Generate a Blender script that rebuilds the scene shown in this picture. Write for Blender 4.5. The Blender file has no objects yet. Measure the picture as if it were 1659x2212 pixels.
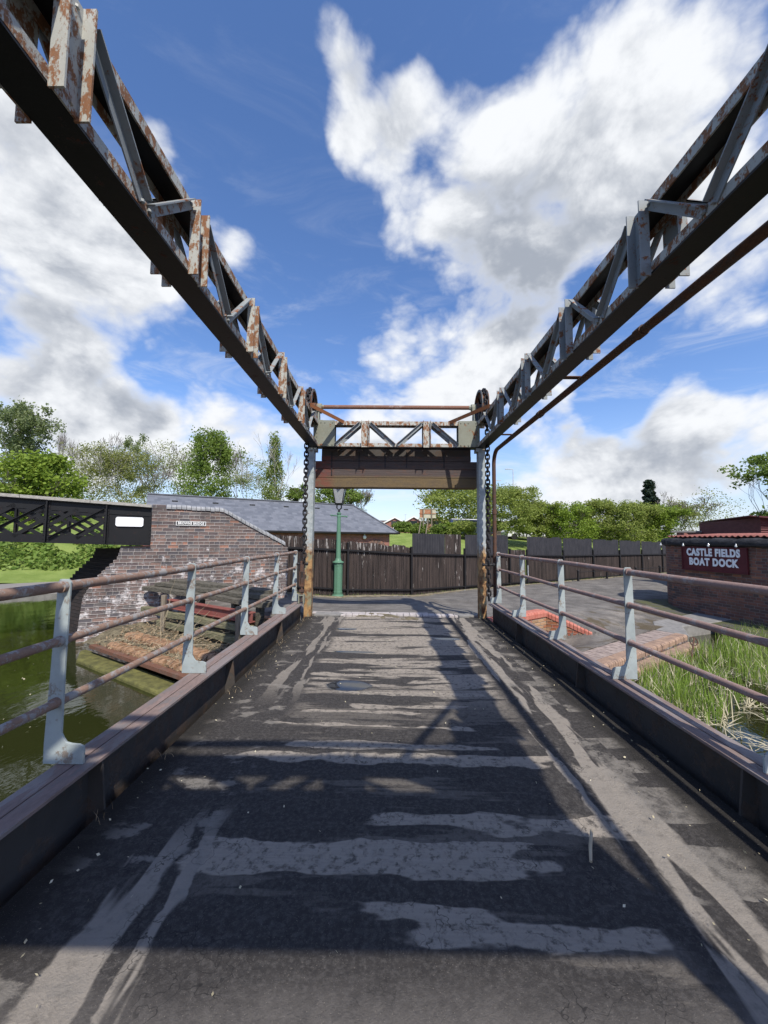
import bpy, math, random
import numpy as np
from mathutils import Vector, Matrix
random.seed(4); RNG = np.random.default_rng(7)
R = math.radians
S = bpy.context.scene
C = S.collection

# ------------------------------------------------------------------ camera
EYE = 1.6
def cam_axes(pitch=4.0, yaw=0.45, roll=0.5):
    p, y, r = R(pitch), R(yaw), R(roll)
    f = Vector((-math.sin(y)*math.cos(p), math.cos(y)*math.cos(p), math.sin(p)))
    rt = Vector((math.cos(y), math.sin(y), 0)); up = rt.cross(f)
    return rt*math.cos(r)+up*math.sin(r), up*math.cos(r)-rt*math.sin(r), f
cr, cu, cf = cam_axes()
cd = bpy.data.cameras.new('camera'); co = bpy.data.objects.new('camera', cd); C.objects.link(co)
cd.sensor_fit = 'VERTICAL'; cd.sensor_height = 36; cd.lens = 36*830/2212
cd.clip_start = 0.05; cd.clip_end = 3000
co.matrix_world = Matrix(((cr.x, cu.x, -cf.x, 0), (cr.y, cu.y, -cf.y, 0), (cr.z, cu.z, -cf.z, EYE), (0, 0, 0, 1)))
S.camera = co

# ------------------------------------------------------------------ light
SUN = Vector((0.29, -0.82, 1.0)).normalized()
sl = bpy.data.lights.new('sun', 'SUN'); sl.energy = 5.0; sl.angle = R(0.55); sl.color = (1, .945, .85)
so = bpy.data.objects.new('sun', sl); C.objects.link(so)
so.rotation_euler = SUN.to_track_quat('Z', 'Y').to_euler()
S.view_settings.view_transform = 'Standard'; S.view_settings.look = 'None'
S.view_settings.exposure = 0.2; S.view_settings.gamma = 1
S.view_settings.use_curve_mapping = False

# ------------------------------------------------------------------ node helpers
class NT:
    def __init__(s, tree): s.t = tree
    def n(s, typ, props=None, **inp):
        nd = s.t.nodes.new(typ)
        for k, v in (props or {}).items(): setattr(nd, k, v)
        for k, v in inp.items():
            key = int(k[1:]) if k[0] == '_' and k[1:].isdigit() else k.replace('_', ' ')
            s.set(nd.inputs[key], v)
        return nd
    def set(s, sock, v):
        if hasattr(v, 'is_output') or isinstance(v, bpy.types.NodeSocket): s.t.links.new(v, sock)
        elif isinstance(v, bpy.types.Node): s.t.links.new(v.outputs[0], sock)
        else:
            if isinstance(v, (tuple, list)) and len(v) == 3 and sock.type == 'RGBA': v = (*v, 1)
            sock.default_value = v
    def m(s, op, a, b=0.0, c=0.0):
        return s.n('ShaderNodeMath', {'operation': op}, _0=a, _1=b, _2=c).outputs[0]
    def vm(s, op, a, b=(0, 0, 0)):
        nd = s.n('ShaderNodeVectorMath', {'operation': op}, _0=a, _1=b)
        return nd.outputs['Value'] if op in ('DOT_PRODUCT', 'LENGTH', 'DISTANCE') else nd.outputs[0]
    def mix(s, f, a, b, blend='MIX'):
        nd = s.n('ShaderNodeMix', {'data_type': 'RGBA', 'blend_type': blend})
        s.set(nd.inputs[0], f); s.set(nd.inputs[6], a); s.set(nd.inputs[7], b)
        return nd.outputs[2]
    def noise(s, vec, scale, detail=5, rough=.6, dist=0.0):
        return s.n('ShaderNodeTexNoise', None, Vector=vec, Scale=scale, Detail=detail, Roughness=rough, Distortion=dist).outputs[0]
    def ramp(s, f, stops, interp='LINEAR'):
        nd = s.n('ShaderNodeValToRGB', None, Fac=f); cr_ = nd.color_ramp; cr_.interpolation = interp
        while len(cr_.elements) < len(stops): cr_.elements.new(.5)
        for e, (p, c) in zip(cr_.elements, stops):
            e.position = p; e.color = (*c, 1) if not isinstance(c, (int, float)) else (c, c, c, 1)
        return nd.outputs[0]
    def step(s, v, a, b, lo=0.0, hi=1.0):
        nd = s.n('ShaderNodeMapRange', {'interpolation_type': 'SMOOTHSTEP'})
        for i, x in enumerate((v, a, b, lo, hi)): s.set(nd.inputs[i], x)
        return nd.outputs[0]
    def pos(s, sc=(1, 1, 1), off=(0, 0, 0)):
        g = s.n('ShaderNodeNewGeometry').outputs['Position']
        return s.n('ShaderNodeMapping', None, Vector=g, Scale=sc, Location=off).outputs[0]
    def uv(s, sc=(1, 1, 1)):
        g = s.n('ShaderNodeUVMap').outputs[0]
        return s.n('ShaderNodeMapping', None, Vector=g, Scale=sc).outputs[0]
    def xyz(s, v): return s.n('ShaderNodeSeparateXYZ', None, _0=v).outputs
    def bump(s, h, st=.3, d=.01):
        return s.n('ShaderNodeBump', None, Strength=st, Distance=d, Height=h).outputs[0]
MATS = {}
def material(name):
    def deco(fn):
        m = bpy.data.materials.new(name); m.use_nodes = True
        t = NT(m.node_tree); b = m.node_tree.nodes['Principled BSDF']
        b.inputs['Roughness'].default_value = .8
        b.inputs['Specular IOR Level'].default_value = .3
        fn(t, b); MATS[name] = m
        return m
    return deco
def setc(t, b, col, rough=None, bump=None):
    t.set(b.inputs['Base Color'], col)
    if rough is not None: t.set(b.inputs['Roughness'], rough)
    if bump is not None: t.set(b.inputs['Normal'], bump)

# ------------------------------------------------------------------ sky (world)
W = bpy.data.worlds.new('World'); S.world = W; W.use_nodes = True
def build_world():
    t = NT(W.node_tree); bg = W.node_tree.nodes['Background']; bg.inputs[1].default_value = .1
    d = t.n('ShaderNodeTexCoord').outputs['Generated']
    sky = t.n('ShaderNodeTexSky', {'sky_type': 'NISHITA', 'sun_disc': False, 'sun_elevation': math.asin(SUN.z),
              'sun_rotation': math.atan2(SUN.x, SUN.y), 'air_density': 1.0, 'dust_density': .6, 'ozone_density': 2.5, 'altitude': 100})
    hsv = t.mix(1.0, t.n('ShaderNodeHueSaturation', None, Saturation=1.16, Value=1.5, Color=sky.outputs[0]).outputs[0], (1.20, 1.10, 1.20), 'MULTIPLY')
    z = t.xyz(d)[2]
    def blobs(L):
        acc = None
        for dx, dy, dz, ang, w in L:
            dp = t.vm('DOT_PRODUCT', d, (dx, dy, dz))
            v = t.step(dp, math.cos(R(ang)), math.cos(R(ang*.15)), 0.0, w)
            acc = v if acc is None else t.m('ADD', acc, v)
        return acc
    wv = t.n('ShaderNodeMapping', None, Vector=d, Scale=(1, 1, 1.5)).outputs[0]
    n1 = t.noise(wv, 3.4, 7, .60, .25)
    n2 = t.noise(wv, 11.0, 5, .62, .15)
    up = t.noise(t.vm('ADD', wv, (0.01, -.03, .055)), 3.4, 7, .60, .25)
    warp = t.n('ShaderNodeTexNoise', None, Vector=wv, Scale=7.0, Detail=2.0).outputs['Color']
    wq = t.n('ShaderNodeVectorMath', {'operation': 'MULTIPLY_ADD'}, _0=warp, _1=(.12, .12, .12), _2=wv).outputs[0]
    vor = t.n('ShaderNodeTexVoronoi', {'feature': 'F1'}, Vector=wq, Scale=7.5, Detail=3.0, Roughness=.55).outputs['Distance']
    bil = t.m('SUBTRACT', .62, vor)
    yd = t.xyz(d)[1]
    low = t.m('ADD', t.step(z, .02, .3, .16, 0.0), t.step(yd, -.25, .15, -.30, 0.0))  # also thins clouds in the unseen sky behind the camera, lowering fill light
    dens = t.m('ADD', t.m('MULTIPLY', blobs(CLOUDS), .62), low)
    nn = t.m('ADD', t.m('ADD', t.m('MULTIPLY', t.m('SUBTRACT', n1, .5), 1.55), t.m('MULTIPLY', t.m('SUBTRACT', n2, .5), .55)), t.m('MULTIPLY', bil, .55))
    full = t.m('ADD', dens, nn)
    wisp = t.noise(t.n('ShaderNodeMapping', None, Vector=d, Scale=(1.3, 1.0, 4.5), Rotation=(0, R(18), R(10))).outputs[0], 3.2, 7, .66, .8)
    veil = t.m('MULTIPLY', t.step(wisp, .46, .78), t.step(z, .75, .25, .06, .50))
    alpha = t.m('MAXIMUM', t.step(full, .04, .74), veil)
    g = t.m('ADD', t.m('MULTIPLY', blobs(GREYS), .52), t.m('MULTIPLY', t.m('SUBTRACT', up, n1), 2.6))
    g = t.m('ADD', g, t.m('ADD', t.m('MULTIPLY', bil, -.45), t.m('MULTIPLY', t.m('SUBTRACT', .5, n2), .5)))
    g = t.m('MULTIPLY', t.step(g, -.05, .95), t.step(full, .22, .85))
    ccol = t.mix(g, (8.3, 8.5, 8.8), (3.5, 3.85, 4.5))
    haze = t.step(z, -.02, .34, .55, 0.0)
    skyc = t.mix(haze, hsv, (4.8, 5.9, 7.6))
    t.set(bg.inputs[0], t.mix(alpha, skyc, ccol))
#CLOUDS>
CLOUDS = [(0.353, 0.677, 0.645, 16.1, 1), (0.48, 0.565, 0.671, 14.3, 1), (0.139, 0.684, 0.716, 12.6, 0.95), (-0.079, 0.575, 0.814, 4.4, 0.75), (-0.108, 0.619, 0.778, 6.3, 0.85), (-0.045, 0.648, 0.76, 6.7, 0.8), (-0.038, 0.695, 0.718, 5.6, 0.7), (0.039, 0.635, 0.772, 4.0, 0.5), (-0.133, 0.675, 0.726, 4.3, 0.4), (0.07, 0.793, 0.605, 8.5, 0.8), (0.263, 0.806, 0.531, 10.0, 0.75), (0.012, 0.88, 0.475, 6.7, 0.7), (0.594, 0.639, 0.489, 9.3, 0.8), (0.179, 0.897, 0.405, 9.1, 1.1), (0.306, 0.88, 0.364, 11.0, 1), (-0.088, 0.908, 0.409, 5.5, 0.7), (0.013, 0.907, 0.42, 3.9, 0.5), (0.074, 0.965, 0.253, 12.4, 0.8), (0.52, 0.835, 0.181, 10.7, 0.9), (0.648, 0.738, 0.188, 10.1, 1), (0.444, 0.887, 0.126, 11.6, 0.8), (0.598, 0.762, 0.25, 5.3, 0.5), (0.491, 0.812, 0.317, 5.6, -0.8), (0.418, 0.74, 0.527, 4.5, -0.7), (0.648, 0.69, 0.323, 3.7, -0.8), (0.012, 0.585, 0.811, 2.0, -0.4), (0.367, 0.818, 0.443, 4.0, -0.4), (-0.575, 0.593, 0.563, 10.6, 1), (-0.447, 0.684, 0.576, 10.4, 0.9), (-0.561, 0.693, 0.453, 12.0, 0.9), (-0.286, 0.762, 0.581, 4.4, 0.8), (-0.316, 0.726, 0.611, 3.5, 0.5), (-0.392, 0.597, 0.7, 3.7, 0.8), (-0.385, 0.629, 0.676, 3.0, 0.5), (-0.554, 0.54, 0.633, 5.4, 0.8), (-0.646, 0.69, 0.325, 10.1, 0.7), (-0.417, 0.875, 0.248, 9.5, 0.8), (-0.664, 0.72, 0.202, 9.4, 0.8), (-0.534, 0.804, 0.262, 5.2, 0.9), (-0.608, 0.745, 0.275, 7.0, 0.5), (-0.383, 0.866, 0.322, 8.7, 0.5), (-0.225, 0.92, 0.32, 7.1, 0.5), (-0.161, 0.963, 0.215, 11.6, 0.8), (-0.315, 0.931, 0.183, 9.5, 0.6), (-0.542, 0.825, 0.161, 9.9, 0.6), (-0.232, 0.627, 0.744, 10.9, -0.8), (-0.205, 0.871, 0.447, 13.2, -0.5), (-0.372, 0.831, 0.415, 8.3, -0.3), (0.152, 0.559, 0.815, 7.3, -0.8), (-0.307, 0.56, 0.769, 5.7, -0.6), (-0.313, 0.67, 0.673, 3.2, -0.5)]
GREYS = [(0.364, 0.74, 0.566, 13.7, 0.9), (0.197, 0.739, 0.644, 7.2, 0.5), (0.537, 0.644, 0.545, 8.0, 0.5), (-0.532, 0.674, 0.512, 8.0, 0.7), (-0.653, 0.689, 0.315, 9.0, 0.8), (-0.534, 0.804, 0.262, 3.9, 1), (0.482, 0.858, 0.175, 8.3, 0.6), (0.592, 0.799, 0.105, 8.7, 0.6), (0.309, 0.794, 0.523, 7.8, 0.6), (-0.565, 0.57, 0.597, 5.3, 0.4), (0.345, 0.902, 0.26, 6.8, 0.4)]
#<CLOUDS
build_world()
W.cycles.sampling_method = 'MANUAL'; W.cycles.sample_map_resolution = 512

# ------------------------------------------------------------------ materials
def rusty(name, paint, rust_amt, rough=.55, rust=((.10, .035, .015), (.28, .11, .04)), scale=7, stretch=(1, 1, 1), grime=.35):
    m = bpy.data.materials.new(name); m.use_nodes = True
    t = NT(m.node_tree); b = m.node_tree.nodes['Principled BSDF']
    p = t.pos(stretch)
    a = t.noise(p, scale, 8, .68); c = t.noise(p, scale*6, 6, .7); g = t.noise(p, 2.2, 5, .6)
    rc = t.mix(c, rust[0], rust[1])
    msk = t.step(t.m('ADD', a, t.m('MULTIPLY', t.m('SUBTRACT', c, .5), .35)), 1.0-rust_amt-.06, 1.0-rust_amt+.03)
    pc = t.mix(t.m('MULTIPLY', t.step(g, .4, .75), grime), paint, tuple(x*.45 for x in paint))
    pc = t.mix(t.m('MULTIPLY', c, .25), pc, tuple(x*.6 for x in paint))
    setc(t, b, t.mix(msk, pc, rc), t.mix(msk, (rough,)*3, (.9,)*3), t.bump(t.m('ADD', t.m('MULTIPLY', msk, .6), t.m('MULTIPLY', c, .5)), .35, .006))
    b.inputs['Specular IOR Level'].default_value = .25
    MATS[name] = m
    return m
rusty('frame_paint', (.25, .27, .27), .40, scale=9)
rusty('frame_dark', (.085, .095, .10), .47, scale=5, rust=((.05, .02, .012), (.20, .085, .04)))
rusty('frame_rust', (.42, .42, .375), .475, scale=15, stretch=(1, 1, .55), rust=((.12, .05, .025), (.30, .15, .075)))
rusty('brace_rust', (.22, .19, .16), .62, scale=8)
rusty('gusset_olive', (.22, .225, .175), .38, scale=4)
rusty('column_paint', (.38, .42, .42), .38, scale=4, stretch=(1, 1, .35), rust=((.16, .07, .03), (.42, .22, .08)))
rusty('column_rust', (.34, .20, .08), .58, scale=5, rust=((.09, .035, .02), (.5, .28, .10)))
rusty('rail_post_paint', (.34, .38, .375), .38, scale=8, grime=.75, rust=((.12, .10, .085), (.27, .23, .19)))
rusty('rail_rust', (.30, .28, .265), .52, scale=9, rust=((.13, .085, .065), (.31, .20, .15)), grime=.3)
rusty('rail_dull', (.31, .27, .26), .55, scale=9, rust=((.15, .095, .085), (.36, .25, .22)), grime=.3)
rusty('beam_red', (.23, .195, .185), .50, scale=6, rust=((.075, .058, .052), (.31, .225, .20)), stretch=(1, .3, 1), grime=.7)
rusty('beam_web', (.062, .055, .050), .45, scale=5, rust=((.035, .026, .021), (.105, .075, .058)), grime=.6)
rusty('chain_iron', (.022, .021, .023), .40, scale=14, rust=((.02, .014, .01), (.05, .03, .02)))
rusty('shaft_rust', (.25, .17, .14), .55, scale=6, rust=((.12, .05, .03), (.26, .15, .11)))
rusty('pipe_rust', (.075, .05, .042), .50, scale=8, rust=((.04, .022, .017), (.15, .078, .05)))
rusty('red_girder', (.235, .085, .07), .45, scale=5, rust=((.12, .03, .025), (.3, .1, .08)))
rusty('black_iron', (.012, .012, .013), .33, scale=5, rust=((.02, .012, .01), (.10, .04, .03)), rough=.45)
rusty('black_post', (.016, .015, .016), .30, scale=5, rust=((.02, .012, .01), (.05, .03, .02)))
rusty('lamp_green', (.105, .215, .14), .25, scale=4, rust=((.2, .3, .2), (.3, .38, .28)), rough=.4)
rusty('steel_channel', (.16, .10, .075), .55, scale=6, rust=((.07, .03, .02), (.22, .11, .07)))

@material('deck_surface')
def deck(t, b):
    P = t.pos(); x, y, z = t.xyz(P)
    fine = t.noise(P, 90, 6, .75); mid = t.noise(P, 9, 6, .65); big = t.noise(P, 1.6, 4, .6)
    base = t.mix(mid, (.011, .010, .0098), (.040, .036, .033))
    base = t.mix(t.m('MULTIPLY', big, .45), base, (.055, .048, .045))
    wob = t.m('MULTIPLY', t.m('SUBTRACT', t.noise(P, 3.2, 5, .6), .5), .18)
    xx = t.m('ADD', x, wob)
    base = t.mix(t.m('MULTIPLY', t.step(t.noise(P, 38, 5, .75), .42, .66), .5), base, (.10, .092, .085))
    base = t.mix(t.m('MULTIPLY', t.m('SUBTRACT', 1.0, t.step(t.m('ADD', y, t.m('MULTIPLY', big, .35)), 1.45, 1.75)), .7), base, t.mix(mid, (.085, .077, .07), (.20, .18, .16)))  # near sunlit strip: extra brightness painted into the base colour
    # worn cross planks in the middle: streaks that follow the boards
    bx = t.m('SUBTRACT', 1.0, t.step(t.m('ABSOLUTE', t.m('SUBTRACT', xx, .17)), .96, 1.10))
    sv = t.pos((.55, 3.6, 1)); s1 = t.noise(sv, 1.0, 3, .5, .25)
    sv2 = t.pos((2.4, 16, 1)); s2 = t.noise(sv2, 1.0, 4, .6)
    row = t.m('FLOOR', t.m('DIVIDE', t.m('ADD', y, t.m('MULTIPLY', wob, .10)), .235))
    rr = t.n('ShaderNodeTexWhiteNoise', {'noise_dimensions': '1D'}, W=row).outputs[0]
    fr = t.m('FRACT', t.m('DIVIDE', t.m('ADD', y, t.m('MULTIPLY', wob, .10)), .235))
    far = t.step(y, 1.2, 6.5, .0, .115)
    sm = t.m('ADD', t.m('ADD', t.m('MULTIPLY', s1, .62), t.m('MULTIPLY', s2, .24)), t.m('ADD', t.m('MULTIPLY', t.m('SUBTRACT', rr, .5), .10), far))
    seam = t.m('MULTIPLY', t.step(fr, .0, .05), t.m('SUBTRACT', 1.0, t.step(fr, .95, 1.0)))
    seamd = t.m('MULTIPLY', t.m('SUBTRACT', 1.0, seam), .05)
    planks = t.m('MULTIPLY', t.m('MULTIPLY', t.step(t.m('SUBTRACT', sm, seamd), .485, .525), bx), t.step(y, 3.5, 4.6, .25, 1.0))
    eg = t.m('MULTIPLY', t.m('SUBTRACT', t.noise(t.pos((1.7, 4.2, 1)), 1.5, 3, .5), .5), .17)
    for x0, x1, y0, y1 in ((-.87, .76, 1.93, 2.16), (.12, 1.12, 1.62, 1.72), (-.05, .55, 1.72, 1.80), (.02, .62, 2.27, 2.36), (.72, 1.2, 2.22, 2.37), (-.9, 1.2, 2.86, 3.00),
                           (-.9, 1.0, 3.05, 3.15), (-.85, .72, 3.39, 3.45), (-.3, .75, 3.78, 3.85), (-.8, .2, 3.66, 3.70), (-.6, 1.0, 4.10, 4.18), (.3, 1.1, 4.42, 4.52), (-.9, .1, 4.62, 4.70)):
        ddx = t.m('MULTIPLY', t.m('SUBTRACT', t.m('ABSOLUTE', t.m('SUBTRACT', x, (x0+x1)/2)), (x1-x0)/2), .16)
        ddy = t.m('SUBTRACT', t.m('ABSOLUTE', t.m('SUBTRACT', y, (y0+y1)/2)), (y1-y0)/2)
        planks = t.m('MAXIMUM', planks, t.m('SUBTRACT', 1.0, t.step(t.m('ADD', t.m('MAXIMUM', ddx, ddy), eg), -.007, .006)))
    planks = t.m('MULTIPLY', planks, t.step(t.noise(P, 22, 6, .75), .34, .50, .25, 1.0))
    # long strakes either side of the middle
    def band(c, w, seed, thr, sc=(4, .55, 1)):
        m = t.m('SUBTRACT', 1.0, t.step(t.m('ABSOLUTE', t.m('SUBTRACT', xx, c)), w*.8, w))
        n = t.n('ShaderNodeTexNoise', None, Vector=t.pos(sc, (seed, seed*2.3, 0)), Scale=1.4, Detail=3.0, Roughness=.5).outputs[0]
        return t.m('MULTIPLY', m, t.step(n, thr, thr+.04))
    st = t.m('MAXIMUM', t.m('MULTIPLY', t.m('MAXIMUM', band(-1.15, .12, 1.7, .45), band(-.93, .05, 4.2, .50)), t.m('MAXIMUM', t.step(y, 2.5, 2.0), t.step(y, 3.7, 4.6, 0.0, .8))), t.m('MAXIMUM', band(1.47, .15, 7.4, .44), band(1.28, .06, 2.9, .55)))
    pat = t.noise(t.pos((2.6, 4.2, 1), (3, 1, 0)), 1.3, 7, .62)
    side = t.m('MULTIPLY', t.m('MULTIPLY', t.step(pat, .55, .62), t.step(t.m('ABSOLUTE', t.m('SUBTRACT', x, .2)), 1.05, 1.2)), .75)
    cb = t.n('ShaderNodeCombineXYZ', None, X=t.m('FLOOR', t.m('DIVIDE', t.m('ADD', x, t.m('MULTIPLY', wob, .3)), .19)), Y=t.m('FLOOR', t.m('DIVIDE', t.m('ADD', y, t.m('MULTIPLY', wob, .4)), .155)))
    cw_ = t.n('ShaderNodeTexWhiteNoise', {'noise_dimensions': '2D'}, Vector=cb).outputs[0]
    sett = t.m('MULTIPLY', t.m('MULTIPLY', t.step(t.m('ADD', t.m('MULTIPLY', cw_, .5), t.m('MULTIPLY', pat, .8)), .66, .72), t.step(xx, 1.50, 1.58)), t.step(t.noise(P, 11, 5, .7), .32, .60, .15, .8))
    side = t.m('MAXIMUM', t.m('MULTIPLY', side, t.m('SUBTRACT', 1.0, t.step(xx, 1.4, 1.5))), sett)
    grain = t.noise(t.pos((3, 60, 1)), 1.0, 5, .7)
    wood = t.mix(grain, (.205, .178, .146), (.345, .302, .25))
    wood2 = t.mix(mid, (.15, .137, .12), (.26, .235, .203))
    col = t.mix(planks, base, wood); col = t.mix(st, col, t.mix(.5, wood, wood2)); col = t.mix(side, col, wood2)
    gut_shade = t.m('MAXIMUM', t.step(t.m('ADD', t.m('MULTIPLY', x, -1.0), t.m('MULTIPLY', wob, .8)), 1.38, 1.6), t.step(t.m('ADD', x, t.m('MULTIPLY', wob, .9)), 1.76, 1.88))  # gutter mud, with the shadow beside the edge beam painted in dark
    col = t.mix(t.m('MULTIPLY', gut_shade, .92), col, t.mix(mid, (.008, .0075, .007), (.026, .023, .020)))
    speck = t.step(t.noise(P, 210, 2, .5), .68, .72)
    col = t.mix(t.m('MULTIPLY', speck, .6), col, (.26, .23, .19))
    crk = t.n('ShaderNodeTexVoronoi', {'feature': 'DISTANCE_TO_EDGE'}, Vector=t.vm('ADD', t.pos((1.1, 2.0, 1)), t.n('ShaderNodeTexNoise', None, Vector=P, Scale=5.0, Detail=4.0).outputs['Color']), Scale=2.2).outputs['Distance']
    crk = t.m('MULTIPLY', t.m('SUBTRACT', 1.0, t.step(crk, .004, .016)), t.step(big, .45, .6))
    col = t.mix(t.m('MULTIPLY', crk, .75), col, (.012, .011, .011))
    col = t.mix(t.m('MULTIPLY', t.step(t.noise(P, 14, 6, .75), .5, .72), .45), col, (.035, .032, .031))
    # puddles left in the hollows
    def pud(px, py, rx, ry):
        v = t.vm('LENGTH', t.n('ShaderNodeMapping', None, Vector=P, Location=(-px/rx, -py/ry, 0), Scale=(1/rx, 1/ry, 0)).outputs[0])
        return t.m('SUBTRACT', 1.0, t.step(t.m('ADD', v, t.m('MULTIPLY', wob, 2.2)), .9, 1.05))
    pu = t.m('MAXIMUM', t.m('MAXIMUM', pud(-.40, 4.32, .26, .16), pud(.98, 6.3, .22, .07)), t.m('MAXIMUM', pud(-.45, 5.6, .3, .05), pud(-.7, 7.0, .18, .08)))
    col = t.mix(pu, col, (.02, .02, .022))
    h = t.m('ADD', t.m('MULTIPLY', t.m('MAXIMUM', planks, t.m('MAXIMUM', st, t.m('MULTIPLY', side, .7))), -.35), t.m('ADD', t.m('MULTIPLY', fine, .55), t.m('MULTIPLY', mid, .6)))
    h = t.m('MULTIPLY', h, t.m('SUBTRACT', 1.0, pu))
    setc(t, b, col, t.mix(pu, (.88,)*3, (.03,)*3), t.bump(h, .75, .02))
    b.inputs['Specular IOR Level'].default_value = .3

def tarmac_fn(t, b, dark=(.088, .081, .073), light=(.205, .188, .166), moss=0.0):
    P = t.pos(); fine = t.noise(P, 60, 6, .75); mid = t.noise(P, 2.2, 6, .65); big = t.noise(P, .5, 4, .6)
    col = t.mix(t.step(mid, .3, .75), dark, light)
    col = t.mix(t.m('MULTIPLY', t.step(big, .5, .7), .5), col, (.10, .085, .07))
    col = t.mix(t.m('MULTIPLY', t.step(fine, .55, .66), .65), col, (.30, .285, .26))
    col = t.mix(t.m('MULTIPLY', t.step(t.noise(P, 24, 5, .7), .5, .68), .5), col, (.05, .047, .045))
    if moss:
        mm = t.step(t.m('ADD', t.noise(P, 1.3, 7, .65), t.m('MULTIPLY', fine, .15)), .56, .66)
        col = t.mix(t.m('MULTIPLY', mm, moss), col, (.075, .055, .025))
    setc(t, b, col, .92, t.bump(t.m('ADD', fine, mid), .5, .02))
@material('tarmac')
def tarmac(t, b): tarmac_fn(t, b)
@material('gravel_apron')
def apron(t, b): tarmac_fn(t, b, (.10, .09, .08), (.24, .215, .185), .8)
@material('mossy_verge')
def mossv(t, b):
    P = t.pos(); n = t.noise(P, 5, 7, .7); f = t.noise(P, 50, 5, .7)
    c = t.mix(t.step(n, .4, .62), (.10, .095, .085), (.10, .105, .035))
    setc(t, b, t.mix(t.m('MULTIPLY', f, .4), c, (.04, .045, .02)), .95, t.bump(t.m('ADD', n, f), .8, .03))
@material('grass')
def grass(t, b):
    P = t.pos(); n = t.noise(P, 1.2, 6, .65); f = t.noise(P, 22, 5, .7)
    c = t.mix(t.step(n, .35, .65), (.14, .20, .035), (.21, .27, .065))
    c = t.mix(t.m('MULTIPLY', t.step(f, .5, .7), .45), c, (.22, .27, .11))
    setc(t, b, c, .9, t.bump(f, .9, .06))
@material('towpath')
def towpath(t, b):
    P = t.pos(); n = t.noise(P, 3, 6, .65); f = t.noise(P, 40, 5, .7)
    setc(t, b, t.mix(n, (.17, .155, .14), (.27, .25, .23)), .95, t.bump(f, .4, .02))
@material('water')
def water(t, b):
    P = t.pos((1.6, 1.0, 1)); n = t.noise(P, 2.0, 3, .5, .2); n2 = t.noise(P, 11, 2, .5)
    setc(t, b, (.020, .024, .006), .035, t.bump(t.m('ADD', n, t.m('MULTIPLY', n2, .22)), .10, .05))
    b.inputs['IOR'].default_value = 1.45; b.inputs['Specular IOR Level'].default_value = .85

def brick_fn(t, b, ramp, mortar, bw=.235, bh=.0825, joint=.011, white=0.0, flem=.35, grime=.5, bumpd=.014):
    U = t.uv(); P = t.pos()
    wob = t.m('MULTIPLY', t.m('SUBTRACT', t.noise(P, 6, 3, .5), .5), .018)
    u, v, _ = t.xyz(U)
    v = t.m('ADD', v, wob); u = t.m('ADD', u, wob)
    r = t.m('FLOOR', t.m('DIVIDE', v, bh)); fv = t.m('FRACT', t.m('DIVIDE', v, bh))
    hr = t.n('ShaderNodeTexWhiteNoise', {'noise_dimensions': '1D'}, W=r).outputs[0]
    hdr = t.m('GREATER_THAN', hr, 1-flem)           # some courses are headers
    w = t.m('ADD', t.m('MULTIPLY', hdr, -bw*.47), bw)
    us = t.m('ADD', t.m('DIVIDE', u, w), t.m('ADD', t.m('MULTIPLY', t.m('MODULO', r, 2.0), .5), t.m('MULTIPLY', hr, .37)))
    cx = t.m('FLOOR', us); fu = t.m('FRACT', us)
    cid = t.n('ShaderNodeCombineXYZ', None, X=cx, Y=r)
    rnd = t.n('ShaderNodeTexWhiteNoise', {'noise_dimensions': '2D'}, Vector=cid).outputs
    ju = t.m('DIVIDE', joint, w); jv = joint/bh
    edge = t.m('MULTIPLY', t.m('MULTIPLY', t.step(fu, 0.0, ju), t.m('SUBTRACT', 1.0, t.step(fu, t.m('SUBTRACT', 1.0, ju), 1.0))),
               t.m('MULTIPLY', t.step(fv, 0.0, jv), t.m('SUBTRACT', 1.0, t.step(fv, 1-jv, 1.0))))
    f1 = t.noise(P, 28, 6, .7); f2 = t.noise(P, 1.5, 5, .65); f3 = t.noise(P, 4.5, 7, .7)
    col = t.ramp(rnd[0], ramp, 'CONSTANT')
    col = t.mix(t.m('MULTIPLY', f1, .6), col, tuple(x*.35 for x in (.2, .15, .14)))
    col = t.mix(t.m('SUBTRACT', 1.0, edge), col, mortar)
    col = t.mix(t.m('MULTIPLY', t.step(f2, .42, .7), grime), col, (.03, .027, .026))
    if white:
        zz = t.xyz(P)[2]
        wm = t.step(t.m('ADD', f3, t.step(zz, 1.6, .4, -.10, .03)), .53, .66)
        col = t.mix(t.m('MULTIPLY', wm, white), col, (.50, .47, .46))
    setc(t, b, col, .9, t.bump(t.m('ADD', t.m('MULTIPLY', edge, 1.0), t.m('MULTIPLY', f1, .5)), .8, bumpd))
@material('old_brick')
def old_brick(t, b):
    brick_fn(t, b, [(0, (.125, .10, .10)), (.16, (.19, .14, .125)), (.30, (.11, .105, .115)), (.44, (.17, .125, .115)), (.58, (.235, .165, .14)), (.70, (.14, .115, .112)), (.80, (.27, .175, .145)), (.88, (.18, .165, .16)), (.94, (.33, .165, .115)), (.98, (.40, .20, .14))], (.33, .30, .28), white=1.0, grime=.45, joint=.015, bumpd=.02)
@material('soot_shade_brick')
def soot_shade_brick(t, b):
    brick_fn(t, b, [(0, (.012, .011, .012)), (.4, (.022, .018, .018)), (.75, (.03, .022, .02))], (.015, .014, .013), grime=.5)  # soot plus the shade under the footbridge, both put into the brick colour
@material('dark_brick')
def dark_brick(t, b):
    brick_fn(t, b, [(0, (.16, .075, .06)), (.2, (.24, .10, .07)), (.45, (.12, .075, .065)), (.6, (.30, .125, .08)), (.8, (.20, .10, .07)), (.93, (.37, .16, .09))], (.23, .195, .17), bh=.075, bw=.225, grime=.35, flem=.25)
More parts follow.
